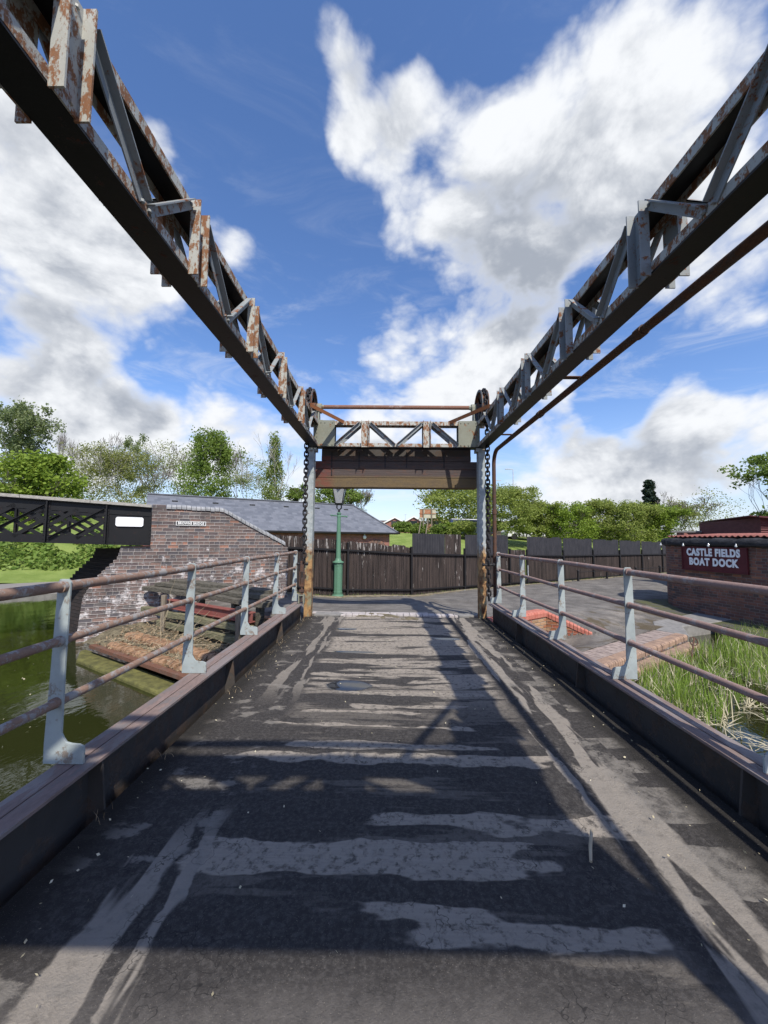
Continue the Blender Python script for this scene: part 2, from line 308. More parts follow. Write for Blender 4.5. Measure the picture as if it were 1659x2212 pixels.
@material('orange_brick')
def orange_brick(t, b):
    brick_fn(t, b, [(0, (.40, .15, .06)), (.3, (.46, .20, .09)), (.5, (.38, .23, .12)), (.7, (.42, .12, .06)), (.85, (.5, .3, .16))], (.30, .25, .2), bh=.075, bw=.225, grime=.2, flem=.4)
@material('red_brick')
def red_brick(t, b):
    brick_fn(t, b, [(0, (.34, .12, .095)), (.3, (.42, .15, .11)), (.6, (.32, .13, .11)), (.8, (.46, .18, .13))], (.25, .2, .17), bh=.075, bw=.225, grime=.15)
def paint_fn(name, c1, c2, rough=.8, sc=6, stretch=(1, 1, 1), bump=.4, d=.01):
    m = bpy.data.materials.new(name); m.use_nodes = True
    t = NT(m.node_tree); b = m.node_tree.nodes['Principled BSDF']; b.inputs['Specular IOR Level'].default_value = .3
    p = t.pos(stretch); n = t.noise(p, sc, 7, .68); f = t.noise(p, sc*9, 4, .6)
    setc(t, b, t.mix(t.m('ADD', t.m('MULTIPLY', t.step(n, .3, .7), .75), t.m('MULTIPLY', f, .25)), c1, c2), rough, t.bump(t.m('ADD', n, t.m('MULTIPLY', f, .5)), bump, d))
    MATS[name] = m; return m
paint_fn('coping_blue', (.16, .17, .18), (.34, .34, .34), .5, 8)
paint_fn('coping_red', (.36, .10, .07), (.47, .19, .14), .8, 7)
paint_fn('bullnose', (.18, .125, .10), (.42, .28, .19), .85, 9)
paint_fn('bank_brick', (.14, .085, .055), (.40, .24, .135), .85, 9)
paint_fn('paving_brick', (.19, .15, .135), (.36, .29, .25), .9, 9)
paint_fn('stone_sett', (.30, .27, .26), (.48, .44, .42), .85, 7)
paint_fn('grey_slab', (.15, .145, .138), (.255, .245, .23), .85, 7)
paint_fn('bank_stone', (.22, .21, .20), (.38, .36, .34), .9, 4)
paint_fn('mossy_ledge', (.05, .05, .02), (.19, .18, .055), .95, 6, bump=1, d=.03)
paint_fn('old_timber', (.04, .036, .03), (.17, .155, .12), .9, 3, (4, 4, 14), 1, .02)
paint_fn('timber_olive', (.085, .08, .045), (.25, .235, .14), .9, 3, (3, 3, 14), 1, .02)
paint_fn('grey_post_wood', (.12, .10, .075), (.24, .20, .15), .9, 5, (6, 6, .8), .8, .01)
paint_fn('weathered_board', (.20, .19, .165), (.42, .40, .36), .9, 5, (3, 3, 12), .6, .01)
paint_fn('soil', (.05, .042, .028), (.25, .21, .13), .95, 7, bump=1, d=.04)
paint_fn('verge_dirt', (.10, .082, .05), (.30, .255, .17), .95, 6, bump=1, d=.03)
paint_fn('dry_leaf', (.12, .085, .05), (.36, .27, .17), .9, 9)
paint_fn('dry_stem', (.26, .21, .13), (.44, .37, .26), .9, 12)
paint_fn('dark_sheet', (.018, .018, .022), (.040, .038, .042), .6, 3, (2, 2, .7), .2)
paint_fn('roofing_felt', (.010, .010, .011), (.05, .05, .052), .6, 5, (1, 1, 3), 1, .03)
paint_fn('sign_maroon', (.075, .012, .016), (.11, .02, .025), .5, 5, bump=.1)
paint_fn('letter_white', (.78, .79, .78), (.88, .88, .87), .5, 9, bump=.05)
paint_fn('white_paint', (.60, .60, .58), (.80, .80, .78), .55, 9, bump=.1)
paint_fn('grey_letters', (.55, .56, .58), (.74, .75, .77), .5, 14, bump=.1)
paint_fn('white_plaque', (.72, .73, .74), (.82, .82, .82), .5, 3, bump=.05)
paint_fn('plaque_ink', (.40, .40, .42), (.5, .5, .52), .6, 3)
paint_fn('black_plate', (.012, .012, .012), (.03, .03, .03), .5, 5)
paint_fn('roof_tile', (.085, .065, .06), (.14, .11, .10), .85, 4)
paint_fn('maroon_sheet', (.07, .018, .02), (.13, .04, .04), .7, 4, (1, 1, 3))
paint_fn('red_sheet', (.20, .07, .055), (.33, .13, .10), .8, 5)
paint_fn('galvanised', (.34, .36, .37), (.5, .52, .53), .45, 5)
paint_fn('car_white', (.68, .69, .70), (.74, .75, .76), .25, 2, bump=0)
paint_fn('van_navy', (.03, .045, .10), (.05, .07, .14), .3, 2, bump=0)
paint_fn('truck_grey', (.16, .20, .24), (.22, .27, .31), .35, 2, bump=0)
paint_fn('tyre', (.015, .015, .015), (.03, .03, .03), .9, 8)
paint_fn('cream_wall', (.42, .36, .28), (.52, .46, .37), .85, 3)
paint_fn('board_tan', (.36, .34, .25), (.46, .43, .33), .85, 4)
paint_fn('board_rust', (.30, .10, .04), (.36, .22, .14), .9, 3)
paint_fn('plank_wood', (.10, .085, .07), (.22, .19, .16), .9, 5, (5, 5, .8), .8)
paint_fn('bark', (.055, .045, .035), (.14, .12, .10), .95, 8, (1, 1, .4), 1, .02)
paint_fn('bark_pale', (.24, .22, .19), (.42, .40, .36), .9, 5, (1, 1, .5), .6, .02)
paint_fn('twig_bark', (.13, .115, .105), (.24, .215, .20), .95, 8)
@material('dark_glass')
def dark_glass(t, b): setc(t, b, (.02, .025, .03), .06); b.inputs['Specular IOR Level'].default_value = .6
@material('lantern_glass')
def lantern_glass(t, b):
    n = t.noise(t.pos(), 7, 4, .6)
    setc(t, b, t.mix(n, (.26, .27, .27), (.46, .47, .47)), .12); b.inputs['Alpha'].default_value = .72
@material('bulb_glass')
def bulb_glass(t, b): setc(t, b, (.55, .58, .58), .08); b.inputs['Specular IOR Level'].default_value = .8
@material('painted_corrugated')
def corrugated(t, b):
    p = t.pos(); n = t.noise(t.pos((7, 7, .9)), 1.6, 7, .7); n2 = t.noise(p, .9, 4, .6); f = t.noise(p, 30, 4, .6)
    z = t.xyz(p)[2]
    c = t.mix(t.step(t.noise(t.pos((6.5, 6.5, .22)), 2, 6, .75), .38, .62), (.012, .009, .0085), (.058, .043, .038))
    c = t.mix(t.m('MULTIPLY', t.step(f, .5, .7), .25), c, (.09, .07, .06))
    fl = t.step(t.m('ADD', n, t.m('ADD', t.m('MULTIPLY', t.m('SUBTRACT', n2, .5), .35), t.m('MULTIPLY', t.step(z, .9, 1.35), .10))), .655, .69)
    c = t.mix(t.m('MULTIPLY', fl, .8), c, (.36, .34, .32))
    setc(t, b, c, .75, t.bump(f, .2, .004))
@material('slate')
def slate(t, b):
    U = t.uv(); P = t.pos(); u, v, _ = t.xyz(U)
    r = t.m('FLOOR', t.m('DIVIDE', v, .22)); fv = t.m('FRACT', t.m('DIVIDE', v, .22))
    cx = t.m('FLOOR', t.m('ADD', t.m('DIVIDE', u, .30), t.m('MULTIPLY', t.m('MODULO', r, 2.0), .5)))
    rnd = t.n('ShaderNodeTexWhiteNoise', {'noise_dimensions': '2D'}, Vector=t.n('ShaderNodeCombineXYZ', None, X=cx, Y=r)).outputs[0]
    c = t.mix(rnd, (.10, .108, .125), (.150, .158, .178))
    c = t.mix(t.m('MULTIPLY', t.m('SUBTRACT', 1.0, t.step(fv, .0, .14)), t.m('MULTIPLY', t.step(t.noise(P, 1.2, 4, .6), .42, .6), .55)), c, (.05, .05, .06))
    c = t.mix(t.m('MULTIPLY', t.step(t.noise(P, 3, 6, .7), .55, .75), .3), c, (.22, .225, .23))
    setc(t, b, c, .5, t.bump(fv, .3, .01))
@material('counterweight_wood')
def cw_wood(t, b):
    P = t.pos(); z = t.xyz(P)[2]; x = t.xyz(P)[0]
    g = t.noise(t.pos((1.2, 1, 22)), 2.2, 7, .65, .3); n = t.noise(t.pos((1.5, 1, 4)), 3, 6, .65)
    c = t.mix(g, (.035, .027, .025), (.11, .086, .080))
    c = t.mix(t.m('MULTIPLY', t.step(n, .52, .66), .4), c, (.15, .06, .03))
    low = t.m('SUBTRACT', 1.0, t.step(t.m('ADD', z, t.m('MULTIPLY', t.m('SUBTRACT', n, .5), .15)), 2.93, 3.0))
    lich = t.mix(t.noise(P, 30, 5, .7), (.06, .045, .028), (.20, .14, .065))
    c = t.mix(t.m('MULTIPLY', low, t.step(n, .2, .6, .35, .9)), c, lich)
    red = t.m('MULTIPLY', t.m('SUBTRACT', 1.0, t.step(x, -1.35, -1.1)), t.step(n, .35, .55))
    c = t.mix(t.m('MULTIPLY', red, .7), c, (.15, .045, .035))
    setc(t, b, c, .9, t.bump(g, .8, .012))
def leaf_mat(name, c1, c2, c3, tr=.35):
    m = bpy.data.materials.new(name); m.use_nodes = True
    t = NT(m.node_tree); b = m.node_tree.nodes['Principled BSDF']; out = m.node_tree.nodes['Material Output']
    rnd = t.n('ShaderNodeNewGeometry').outputs['Random Per Island']
    n = t.noise(t.pos(), .7, 4, .6)
    c = t.mix(rnd, c1, c2); c = t.mix(t.step(n, .4, .65), c, c3)
    setc(t, b, c, .6); b.inputs['Specular IOR Level'].default_value = .2
    tl = t.n('ShaderNodeBsdfTranslucent', None, Color=t.mix(.5, c, (.25, .32, .05)))
    mx = t.n('ShaderNodeMixShader', None, _0=tr, _1=b, _2=tl)
    t.set(out.inputs[0], mx); MATS[name] = m; return m
leaf_mat('leaf_bright', (.15, .22, .025), (.24, .32, .05), (.18, .26, .035))
leaf_mat('leaf_spring', (.20, .25, .05), (.33, .37, .11), (.25, .30, .07), .45)
leaf_mat('leaf_mid', (.12, .19, .035), (.22, .29, .07), (.16, .23, .05), .45)
leaf_mat('leaf_birch', (.15, .21, .055), (.27, .32, .11), (.21, .26, .08), .45)
leaf_mat('leaf_olive', (.20, .21, .06), (.32, .33, .12), (.25, .27, .09), .45)
leaf_mat('leaf_grey', (.13, .17, .08), (.25, .29, .15), (.19, .23, .11), .45)
leaf_mat('leaf_conifer', (.012, .026, .018), (.03, .048, .034), (.02, .035, .025), .1)
leaf_mat('leaf_ivy', (.07, .14, .02), (.24, .32, .08), (.14, .22, .04), .3)
leaf_mat('reed_green', (.17, .27, .04), (.32, .44, .10), (.23, .34, .06), .45)
leaf_mat('reed_straw', (.42, .36, .23), (.68, .62, .46), (.52, .46, .32), .2)

# ------------------------------------------------------------------ mesh helpers
V = Vector
class MB:
    def __init__(s, T=None): s.v = []; s.f = []; s.uv = {}; s.T = T; s.ids = {}
    def add(s, pts, faces):
        o = len(s.v); s.v += [tuple(p) for p in pts]; s.f += [tuple(o+i for i in f) for f in faces]
        return s
    def face(s, pts, uv=None):
        s.add(pts, [tuple(range(len(pts)))])
        if uv: s.uv[len(s.f)-1] = uv
        return s
    def box(s, x0, x1, y0, y1, z0, z1):
        p = [(x, y, z) for z in (z0, z1) for y in (y0, y1) for x in (x0, x1)]
        return s.add(p, [(0, 2, 3, 1), (4, 5, 7, 6), (0, 1, 5, 4), (2, 6, 7, 3), (0, 4, 6, 2), (1, 3, 7, 5)])
    def bar(s, p0, p1, w, h, up=(0, 0, 1), off=(0, 0), w1=None, h1=None):
        p0, p1 = V(p0), V(p1); d = (p1-p0).normalized(); up = V(up)
        if abs(d.dot(up)) > .98: up = V((1, 0, 0))
        r = d.cross(up).normalized(); u = r.cross(d)
        P = []
        for p, ww, hh in ((p0, w, h), (p1, w1 or w, h1 or h)):
            for a, b in ((-1, -1), (1, -1), (1, 1), (-1, 1)): P.append(p+r*(a*ww/2+off[0])+u*(b*hh/2+off[1]))
        return s.add(P, [(0, 1, 2, 3), (7, 6, 5, 4), (0, 4, 5, 1), (1, 5, 6, 2), (2, 6, 7, 3), (3, 7, 4, 0)])
    def tube(s, pts, r, n=10, caps=True, closed=False):
        pts = [V(p) for p in pts]; rr = r if isinstance(r, (list, tuple)) else [r]*len(pts)
        m = len(pts); P = []; prev = None
        for i, p in enumerate(pts):
            if closed: d = pts[(i+1) % m]-pts[i-1]
            else: d = pts[min(i+1, m-1)]-pts[max(i-1, 0)]
            d.normalize()
            if prev is None:
                a = V((0, 0, 1)) if abs(d.z) < .9 else V((1, 0, 0)); u = d.cross(a).normalized()
            else:
                u = (prev-d*prev.dot(d)).normalized()
            prev = u; w = d.cross(u)
            for k in range(n):
                t = 2*math.pi*k/n; P.append(p+(u*math.cos(t)+w*math.sin(t))*rr[i])
        F = []
        for i in range(m if closed else m-1):
            a, b = i*n, ((i+1) % m)*n
            for k in range(n): F.append((a+k, a+(k+1) % n, b+(k+1) % n, b+k))
        if caps and not closed: F += [tuple(range(n-1, -1, -1)), tuple((m-1)*n+k for k in range(n))]
        return s.add(P, F)
    def prism(s, poly, vec):
        poly = [V(p) for p in poly]; vec = V(vec); n = len(poly)
        return s.add(poly+[p+vec for p in poly], [tuple(range(n)), tuple(range(2*n-1, n-1, -1))]+[(i, i+n, (i+1) % n+n, (i+1) % n) for i in range(n)])
    def lathe(s, prof, c, n=16, axis='z'):
        P = []; c = V(c)
        for r, z in prof:
            for k in range(n):
                t = 2*math.pi*k/n; a, b = r*math.cos(t), r*math.sin(t)
                P.append(c+(V((a, b, z)) if axis == 'z' else V((z, a, b)) if axis == 'x' else V((a, z, b))))
        F = [(i*n+k, i*n+(k+1) % n, (i+1)*n+(k+1) % n, (i+1)*n+k) for i in range(len(prof)-1) for k in range(n)]
        return s.add(P, F)
    def ball(s, c, r, n=8, sq=(1, 1, 1)):
        c = V(c); P = []; m = n//2
        for i in range(m+1):
            ph = math.pi*i/m-math.pi/2
            for k in range(n):
                t = 2*math.pi*k/n
                P.append(c+V((r*sq[0]*math.cos(ph)*math.cos(t), r*sq[1]*math.cos(ph)*math.sin(t), r*sq[2]*math.sin(ph))))
        return s.add(P, [(i*n+k, i*n+(k+1) % n, (i+1)*n+(k+1) % n, (i+1)*n+k) for i in range(m) for k in range(n)])
    def build(s, name, mat, parent=None, smooth=False, bevel=0, autosm=None):
        me = bpy.data.meshes.new(name)
        pts = [s.T(*p) if s.T else V(p) for p in s.v]
        off = V((0, 0, 0)); q = parent
        while q is not None: off += q.location; q = q.parent
        me.from_pydata([tuple(p-off) for p in pts], [], s.f)
        uvl = me.uv_layers.new(name='UVMap').data
        for i, poly in enumerate(me.polygons):
            if i in s.uv:
                for li, q in zip(poly.loop_indices, s.uv[i]): uvl[li].uv = q
                continue
            nx, ny, nz = poly.normal; h = math.hypot(nx, ny)
            tx, ty = (-ny/h, nx/h) if h > .05 else (1, 0)
            for li in poly.loop_indices:
                p = pts[me.loops[li].vertex_index]
                if abs(nz) > .9: uvl[li].uv = (p.x, p.y)
                else: uvl[li].uv = (p.x*tx+p.y*ty, p.z/max(h, .2))
        if smooth: me.polygons.foreach_set('use_smooth', [True]*len(me.polygons))
        me.materials.append(MATS[mat] if isinstance(mat, str) else mat)
        o = bpy.data.objects.new(name, me); C.objects.link(o)
        if parent is not None: o.parent = parent
        if bevel:
            b = o.modifiers.new('bevel', 'BEVEL'); b.width = bevel; b.segments = 2; b.limit_method = 'ANGLE'; b.angle_limit = R(40)
        if autosm: me.set_sharp_from_angle(angle=R(autosm))
        return o
def thing(name, label, cat, loc=(0, 0, 0), group=None):
    o = bpy.data.objects.new(name, None); C.objects.link(o); o.location = loc; o.empty_display_size = .2
    o['label'] = label; o['category'] = cat
    if group: o['group'] = group
    return o
def tag(o, label, cat, group=None):
    o['label'] = label; o['category'] = cat
    if group: o['group'] = group
    return o
def struct(o, kind='structure'): o['kind'] = kind; return o
def arc(c, r, a0, a1, n, f): return [f(c[0]+r*math.cos(R(a0+(a1-a0)*i/n)), c[1]+r*math.sin(R(a0+(a1-a0)*i/n))) for i in range(n+1)]
def text_mesh(txt, size, mat, parent, name, origin, xd, zd, depth=.006, fat=.0, align='CENTER', space=1.0, sx=1.0):
    cu_ = bpy.data.curves.new(name, 'FONT'); cu_.body = txt; cu_.size = size; cu_.extrude = depth; cu_.offset = fat
    cu_.align_x = align; cu_.align_y = 'CENTER'; cu_.space_character = space; cu_.resolution_u = 4
    tmp = bpy.data.objects.new('tmp', cu_); C.objects.link(tmp); bpy.context.view_layer.update()
    me = bpy.data.meshes.new_from_object(tmp.evaluated_get(bpy.context.evaluated_depsgraph_get()))
    bpy.data.objects.remove(tmp); bpy.data.curves.remove(cu_)
    xd, zd = V(xd).normalized(), V(zd).normalized(); nd = xd.cross(zd)
    off = V((0, 0, 0)); q = parent
    while q is not None: off += q.location; q = q.parent
    for v in me.vertices: v.co = V(origin)+xd*v.co.x*sx+zd*v.co.y+nd*v.co.z-off
    me.materials.clear(); me.materials.append(MATS[mat]); me.name = name
    o = bpy.data.objects.new(name, me); C.objects.link(o); o.parent = parent
    return o

# ================================================================== LIFT BRIDGE FRAME
XL, XR = -1.47, 1.90; ZB, ZT = 3.53, 4.09; YF, YR = 8.0, -0.40
frame = thing('lift_frame', 'tall rusty grey steel frame of girders and columns standing over the bridge deck', 'lift bridge frame', (0.2, 3.8, 0))
def make_truss(T, a0, a1, posts, name, pm='frame_paint', vm='frame_rust', pw=.15, endl=None, wid=.2):
    m = MB(T)
    m.box(a0, a1, 0, wid, ZT-.012, ZT)
    for b in (0.0, wid-.012):
        m.box(a0, a1, b-.002, b+.010, ZB+.013, ZB+.085); m.box(a0, a1, b-.002, b+.010, ZT-.085, ZT-.013)
    tr = m.build(name, 'frame_rust', frame)
    sf = MB(T); sf.box(a0, a1, 0, wid, ZB-.001, ZB+.012); sf.build('shade_black_soffit', 'black_iron', tr)  # near-black colour stands in for the shade under the bottom chord
    sf = MB(T); sf.box(a0, a1, .011, wid-.013, ZT-.020, ZT-.0125); sf.build('shade_black_soffit', 'black_iron', tr)  # same painted-in shade below the top chord
    n = len(posts)
    for i, a in enumerate(posts):
        p = MB(T)
        for sgn, face in ((-1, -.003), (1, wid+.003)):
            b0, b1 = (face-.072, face) if sgn < 0 else (face, face+.072)
            wb = face-.010 if sgn < 0 else face
            p.box(a, a+.010, b0, b1, ZB-.012, ZT+.004); p.box(a+pw-.010, a+pw, b0, b1, ZB-.012, ZT+.004)
            p.box(a+.010, a+pw-.010, wb, wb+.010, ZB+.0, ZT)
            for c in (ZB+.04, ZT-.04):
                for k in (.3, .7): p.ball((a+pw*k, wb+(0 if sgn < 0 else .01), c), .013, 6)
        p.build('vertical_post', vm, tr)
    ends = [(posts[i]+pw+.02, posts[i+1]-.02) for i in range(n-1)]
    if endl: ends += endl
    for a, b in ends:
        mid = (a+b)/2
        for p0, p1 in (((a, ZT-.05), (mid-.035, ZB+.045)), ((mid+.035, ZB+.045), (b, ZT-.05))):
            d = MB(T)
            dx, dz = p1[0]-p0[0], p1[1]-p0[1]; L = math.hypot(dx, dz); nx, nz = -dz/L, dx/L
            if nz < 0: nx, nz = -nx, -nz
            for face, sg in ((-.004, -1), (wid+.004, 1)):
                fb = face-.009 if sg < 0 else face
                h = .033
                q = [(p0[0]-nx*h, fb, p0[1]-nz*h), (p1[0]-nx*h, fb, p1[1]-nz*h), (p1[0]+nx*h, fb, p1[1]+nz*h), (p0[0]+nx*h, fb, p0[1]+nz*h)]
                d.prism(q, (0, .009, 0))
                g0, g1 = h-.009, h
                q = [(p0[0]+nx*g0, fb, p0[1]+nz*g0), (p1[0]+nx*g0, fb, p1[1]+nz*g0), (p1[0]+nx*g1, fb, p1[1]+nz*g1), (p0[0]+nx*g1, fb, p0[1]+nz*g1)]
                d.prism(q, (0, sg*.055+(.009 if sg < 0 else 0), 0))
                for pp in (p0, p1): d.ball((pp[0], fb+(0 if sg < 0 else .009), pp[1]), .016, 6)
            d.build('diagonal', pm, tr)
    return tr
PY = [1.5+1.165*k for k in range(-1, 5)]
sideL = lambda a, b, c: V((XL-b, a, c))
sideR = lambda a, b, c: V((XR+b, a, c))
end_bays = [(PY[-1]+.17, PY[-1]+1.15), (PY[0]-1.0, PY[0]-.02)]
make_truss(sideL, YR+.02, YF-.02, PY, 'side_truss', endl=end_bays)
make_truss(sideR, YR+.02, YF-.02, PY, 'side_truss', endl=end_bays, vm='frame_paint')
front = lambda a, b, c: V((a, YF+b, c))
rear = lambda a, b, c: V((a, YR-b, c))
GX = [-.3+.0, 1.0]        # middles of the two cross-girder posts are set from these
for T, yy, sg in ((front, YF, 1), (rear, YR, -1)):
    gp = [-.555, .75]
    make_truss(T, XL-.20, XR+.20, gp, 'cross_girder', pw=.16, endl=[])
    # outer half bays rise from the gusset plates to the posts
    for p0, p1 in (((-1.10, ZB+.045), (gp[0]-.025, ZT-.05)), ((gp[1]+.185, ZT-.05), (1.475, ZB+.045))):
        d = MB(T); dx, dz = p1[0]-p0[0], p1[1]-p0[1]; L = math.hypot(dx, dz); nx, nz = -dz/L, dx/L
        if nz < 0: nx, nz = -nx, -nz
        for fb, s2 in ((-.013, -1), (.204, 1)):
            h = .033
            d.prism([(p0[0]-nx*h, fb, p0[1]-nz*h), (p1[0]-nx*h, fb, p1[1]-nz*h), (p1[0]+nx*h, fb, p1[1]+nz*h), (p0[0]+nx*h, fb, p0[1]+nz*h)], (0, .009, 0))
            d.prism([(p0[0]+nx*.024, fb, p0[1]+nz*.024), (p1[0]+nx*.024, fb, p1[1]+nz*.024), (p1[0]+nx*h, fb, p1[1]+nz*h), (p0[0]+nx*h, fb, p0[1]+nz*h)], (0, s2*.055, 0))
            for pp in (p0, p1): d.ball((pp[0], fb, pp[1]), .016, 6)
        d.build('diagonal', 'frame_paint', frame)
    for x0, x1 in ((-1.545, -1.12), (1.495, 1.915)):
        g = MB(T); g.box(x0, x1, -.016, -.004, ZB+.013, ZT+.01); g.box(x0, x1, .204, .216, ZB+.013, ZT+.01)
        for k in range(5):
            xx = x0+.05+(x1-x0-.1)*k/4
            g.ball((xx, -.017, ZB+.045), .018, 6)
            if k % 2 == 0 or k == 1: g.ball((xx, -.017, ZT-.04), .014, 6)
        ex = x0+.045 if x0 < 0 else x1-.045
        for k in range(1, 6): g.ball((ex, -.017, ZB+.045+k*.085), .014, 6)
        g.box(*((x0-.012, x0) if x0 < 0 else (x1, x1+.012)), -.09, .22, ZB+.013, ZT+.01)
        g.build('gusset_plate', 'gusset_olive', frame)
    for xa, xb in ((XL+.0, -.95), (XR-.0, 1.32)):
        ya = yy-sg*1.02
        b = MB(); b.bar((xa, ya, ZT+.012), (xb, yy+sg*.05, ZT+.012), .075, .008); b.bar((xa, ya, ZT+.012), (xb, yy+sg*.05, ZT+.012), .008, .07, off=(-.033*sg*(1 if xa < 0 else -1)*-1, -.036))
        b.build('corner_brace', 'brace_rust', frame)
    # columns
    for x0, x1 in ((-1.70, -1.555), (1.925, 2.065)):
        c = MB(); ya, yb = (YF+.03, YF+.22) if sg > 0 else (YR-.22, YR-.03)
        c.box(x0, x1, ya, ya+.014, -.35, ZB-.002); c.box(x0, x1, yb-.014, yb, -.35, ZB-.002)
        xm = x1-.012 if x0 < 0 else x0
        c.box(xm, xm+.012, ya+.014, yb-.014, -.35, ZB-.002)
        c.box(x0-.01 if x0 < 0 else x0-.05, x1+.05 if x0 < 0 else x1+.01, ya-.012, yb+.012, ZB-.075, ZB-.002)
        for k in range(26):
            if sg > 0: c.ball((x0+.02 if x0 > 0 else x1-.02, ya-.001, .35+k*.12), .008, 5)
        c.build('column', 'column', frame) if 'column' in MATS else c.build('column', 'column_paint', frame)
    # chain wheels, shaft and bearings
    yw = YF+.14 if sg > 0 else YR-.14
    for xc, so_ in ((-1.655, 1), (2.02, -1)):
        w = MB()
        w.lathe([(.33, -.075), (.38, -.075), (.38, -.058), (.335, -.045), (.32, -.02), (.32, .02), (.335, .045), (.38, .058), (.38, .075), (.33, .075), (.33, -.075)], (xc, yw, 4.44), 32, 'x')
        w.lathe([(.05, -.015), (.33, -.015), (.33, .015), (.05, .015)], (xc, yw, 4.44), 32, 'x')
        w.lathe([(0, -.10), (.085, -.10), (.085, .10), (0, .10)], (xc, yw, 4.44), 16, 'x')
        for k in range(6):
            t = math.pi*k/3
            w.bar((xc, yw+.08*math.cos(t), 4.44+.08*math.sin(t)), (xc, yw+.33*math.cos(t), 4.44+.33*math.sin(t)), .10, .03, up=(1, 0, 0))
        w.build('chain_wheel', 'frame_dark', frame, autosm=30)
        bb = MB(); xb = xc+so_*.17
        bb.lathe([(0, -.055), (.075, -.055), (.075, .055), (0, .055)], (xb, yw, 4.44), 14, 'x'); bb.box(xb-.045, xb+.045, yw-.09, yw+.09, 4.32, 4.43)
        bb.box(xb-.10, xb+.10, yw-.12, yw+.12, ZT+.003, ZT+.03)
        bb.prism([(xb-.012, yw-.12, ZT+.03), (xb-.012, yw+.12, ZT+.03), (xb-.012, yw+.07, 4.32), (xb-.012, yw-.07, 4.32)], (.024, 0, 0))
        bb.lathe([(0, -.03), (.05, -.03), (.05, .03), (0, .03)], (xb+so_*.075, yw, 4.44), 8, 'x')
        bb.build('bearing_block', 'gusset_olive', frame, bevel=.006)
    s_ = MB(); s_.tube([(-1.40, yw, 4.44), (1.76, yw, 4.44)], .044, 14); s_.build('drive_shaft', 'shaft_rust', frame, smooth=True, autosm=40)
# cable pipe that runs below the right side girder and drops beside the column
pp = MB(); xq = 2.30
pts = [(xq, -1.2, 3.50), (xq, 7.95, 3.50)]+[(xq, 7.95+.28*math.sin(R(a)), 3.50-.28*(1-math.cos(R(a)))) for a in range(15, 91, 15)]+[(xq, 8.23, -.2)]
pp.tube(pts, .042, 12)
for y in (1.1, 3.4, 5.7): pp.tube([(xq, y-.05, 3.50), (xq, y+.05, 3.50)], .052, 12)
pp.tube([(xq, 8.23, 2.15), (xq, 8.23, 2.25)], .052, 12)
for y in (4.55, 7.1): pp.box(2.09, xq+.02, y-.04, y+.04, 3.565, 3.575); pp.box(xq-.004, xq+.004, y-.004, y+.004, 3.5, 3.565)
pp.build('cable_pipe', 'pipe_rust', frame, smooth=True, autosm=40)

def column_mat():
    m = bpy.data.materials.new('column'); m.use_nodes = True
    t = NT(m.node_tree); b = m.node_tree.nodes['Principled BSDF']; b.inputs['Specular IOR Level'].default_value = .25
    P = t.pos(); z = t.xyz(P)[2]; n = t.noise(P, 7, 7, .68); f = t.noise(P, 30, 5, .7)
    low = t.m('SUBTRACT', 1.0, t.step(t.m('ADD', z, t.m('MULTIPLY', t.m('SUBTRACT', n, .5), .9)), 1.25, 1.6))
    paint = t.mix(t.step(n, .35, .7), (.24, .27, .275), (.38, .41, .405))
    och = t.mix(t.step(t.noise(P, 9, 5, .6), .35, .65), (.11, .05, .025), (.37, .225, .10))
    och = t.mix(t.step(t.noise(t.pos((1, 1, .5), (3, 0, 1)), 6, 5, .6), .52, .62), och, (.21, .20, .13))
    msk = t.m('MAXIMUM', low, t.m('MULTIPLY', t.step(t.m('ADD', n, t.m('MULTIPLY', f, .2)), .70, .76), .8))
    setc(t, b, t.mix(msk, paint, och), .7, t.bump(t.m('ADD', n, f), .4, .006))
    MATS['column'] = m
column_mat()
for o in list(bpy.data.objects):
    if o.name.startswith('column') and o.type == 'MESH': o.data.materials[0] = MATS['column']

# ------------------------------------------------------------------ counterweights
def counterweight(y0, y1, label):
    cw = thing('counterweight', label, 'counterweight', (.2, (y0+y1)/2, 2.7))
    zs = [2.715, 2.93, 3.12, 3.30, 3.42]
    for i in range(4):
        m = MB(); j = .006*(i % 2)
        m.box(-1.60 if i < 3 else -1.45, 1.965 if i < 3 else 1.83, y0+j, y1-j, zs[i]+.003, zs[i+1]-.003)
        m.build('timber', 'counterweight_wood', cw, bevel=.008)
    m = MB(); m.box(-1.45, 1.83, y0+.03, y1-.03, 3.42, 3.58); m.build('top_beam', 'beam_web', cw)
    for x in (-1.22, -.62, -.05, .42, 1.24):
        m = MB(); yy = y0-.008 if y0 > 0 else y1+.001
        m.box(x-.012, x+.012, yy, yy+.007, zs[1]+.05 if x < -1 else zs[2]+.03, 3.50); m.build('strap', 'chain_iron', cw)
    return cw
counterweight(8.33, 8.62, 'weathered dark timber counterweight beam hung under the far cross girder')
counterweight(-.635, -.44, 'dark timber counterweight beam behind the viewpoint under the near cross girder')

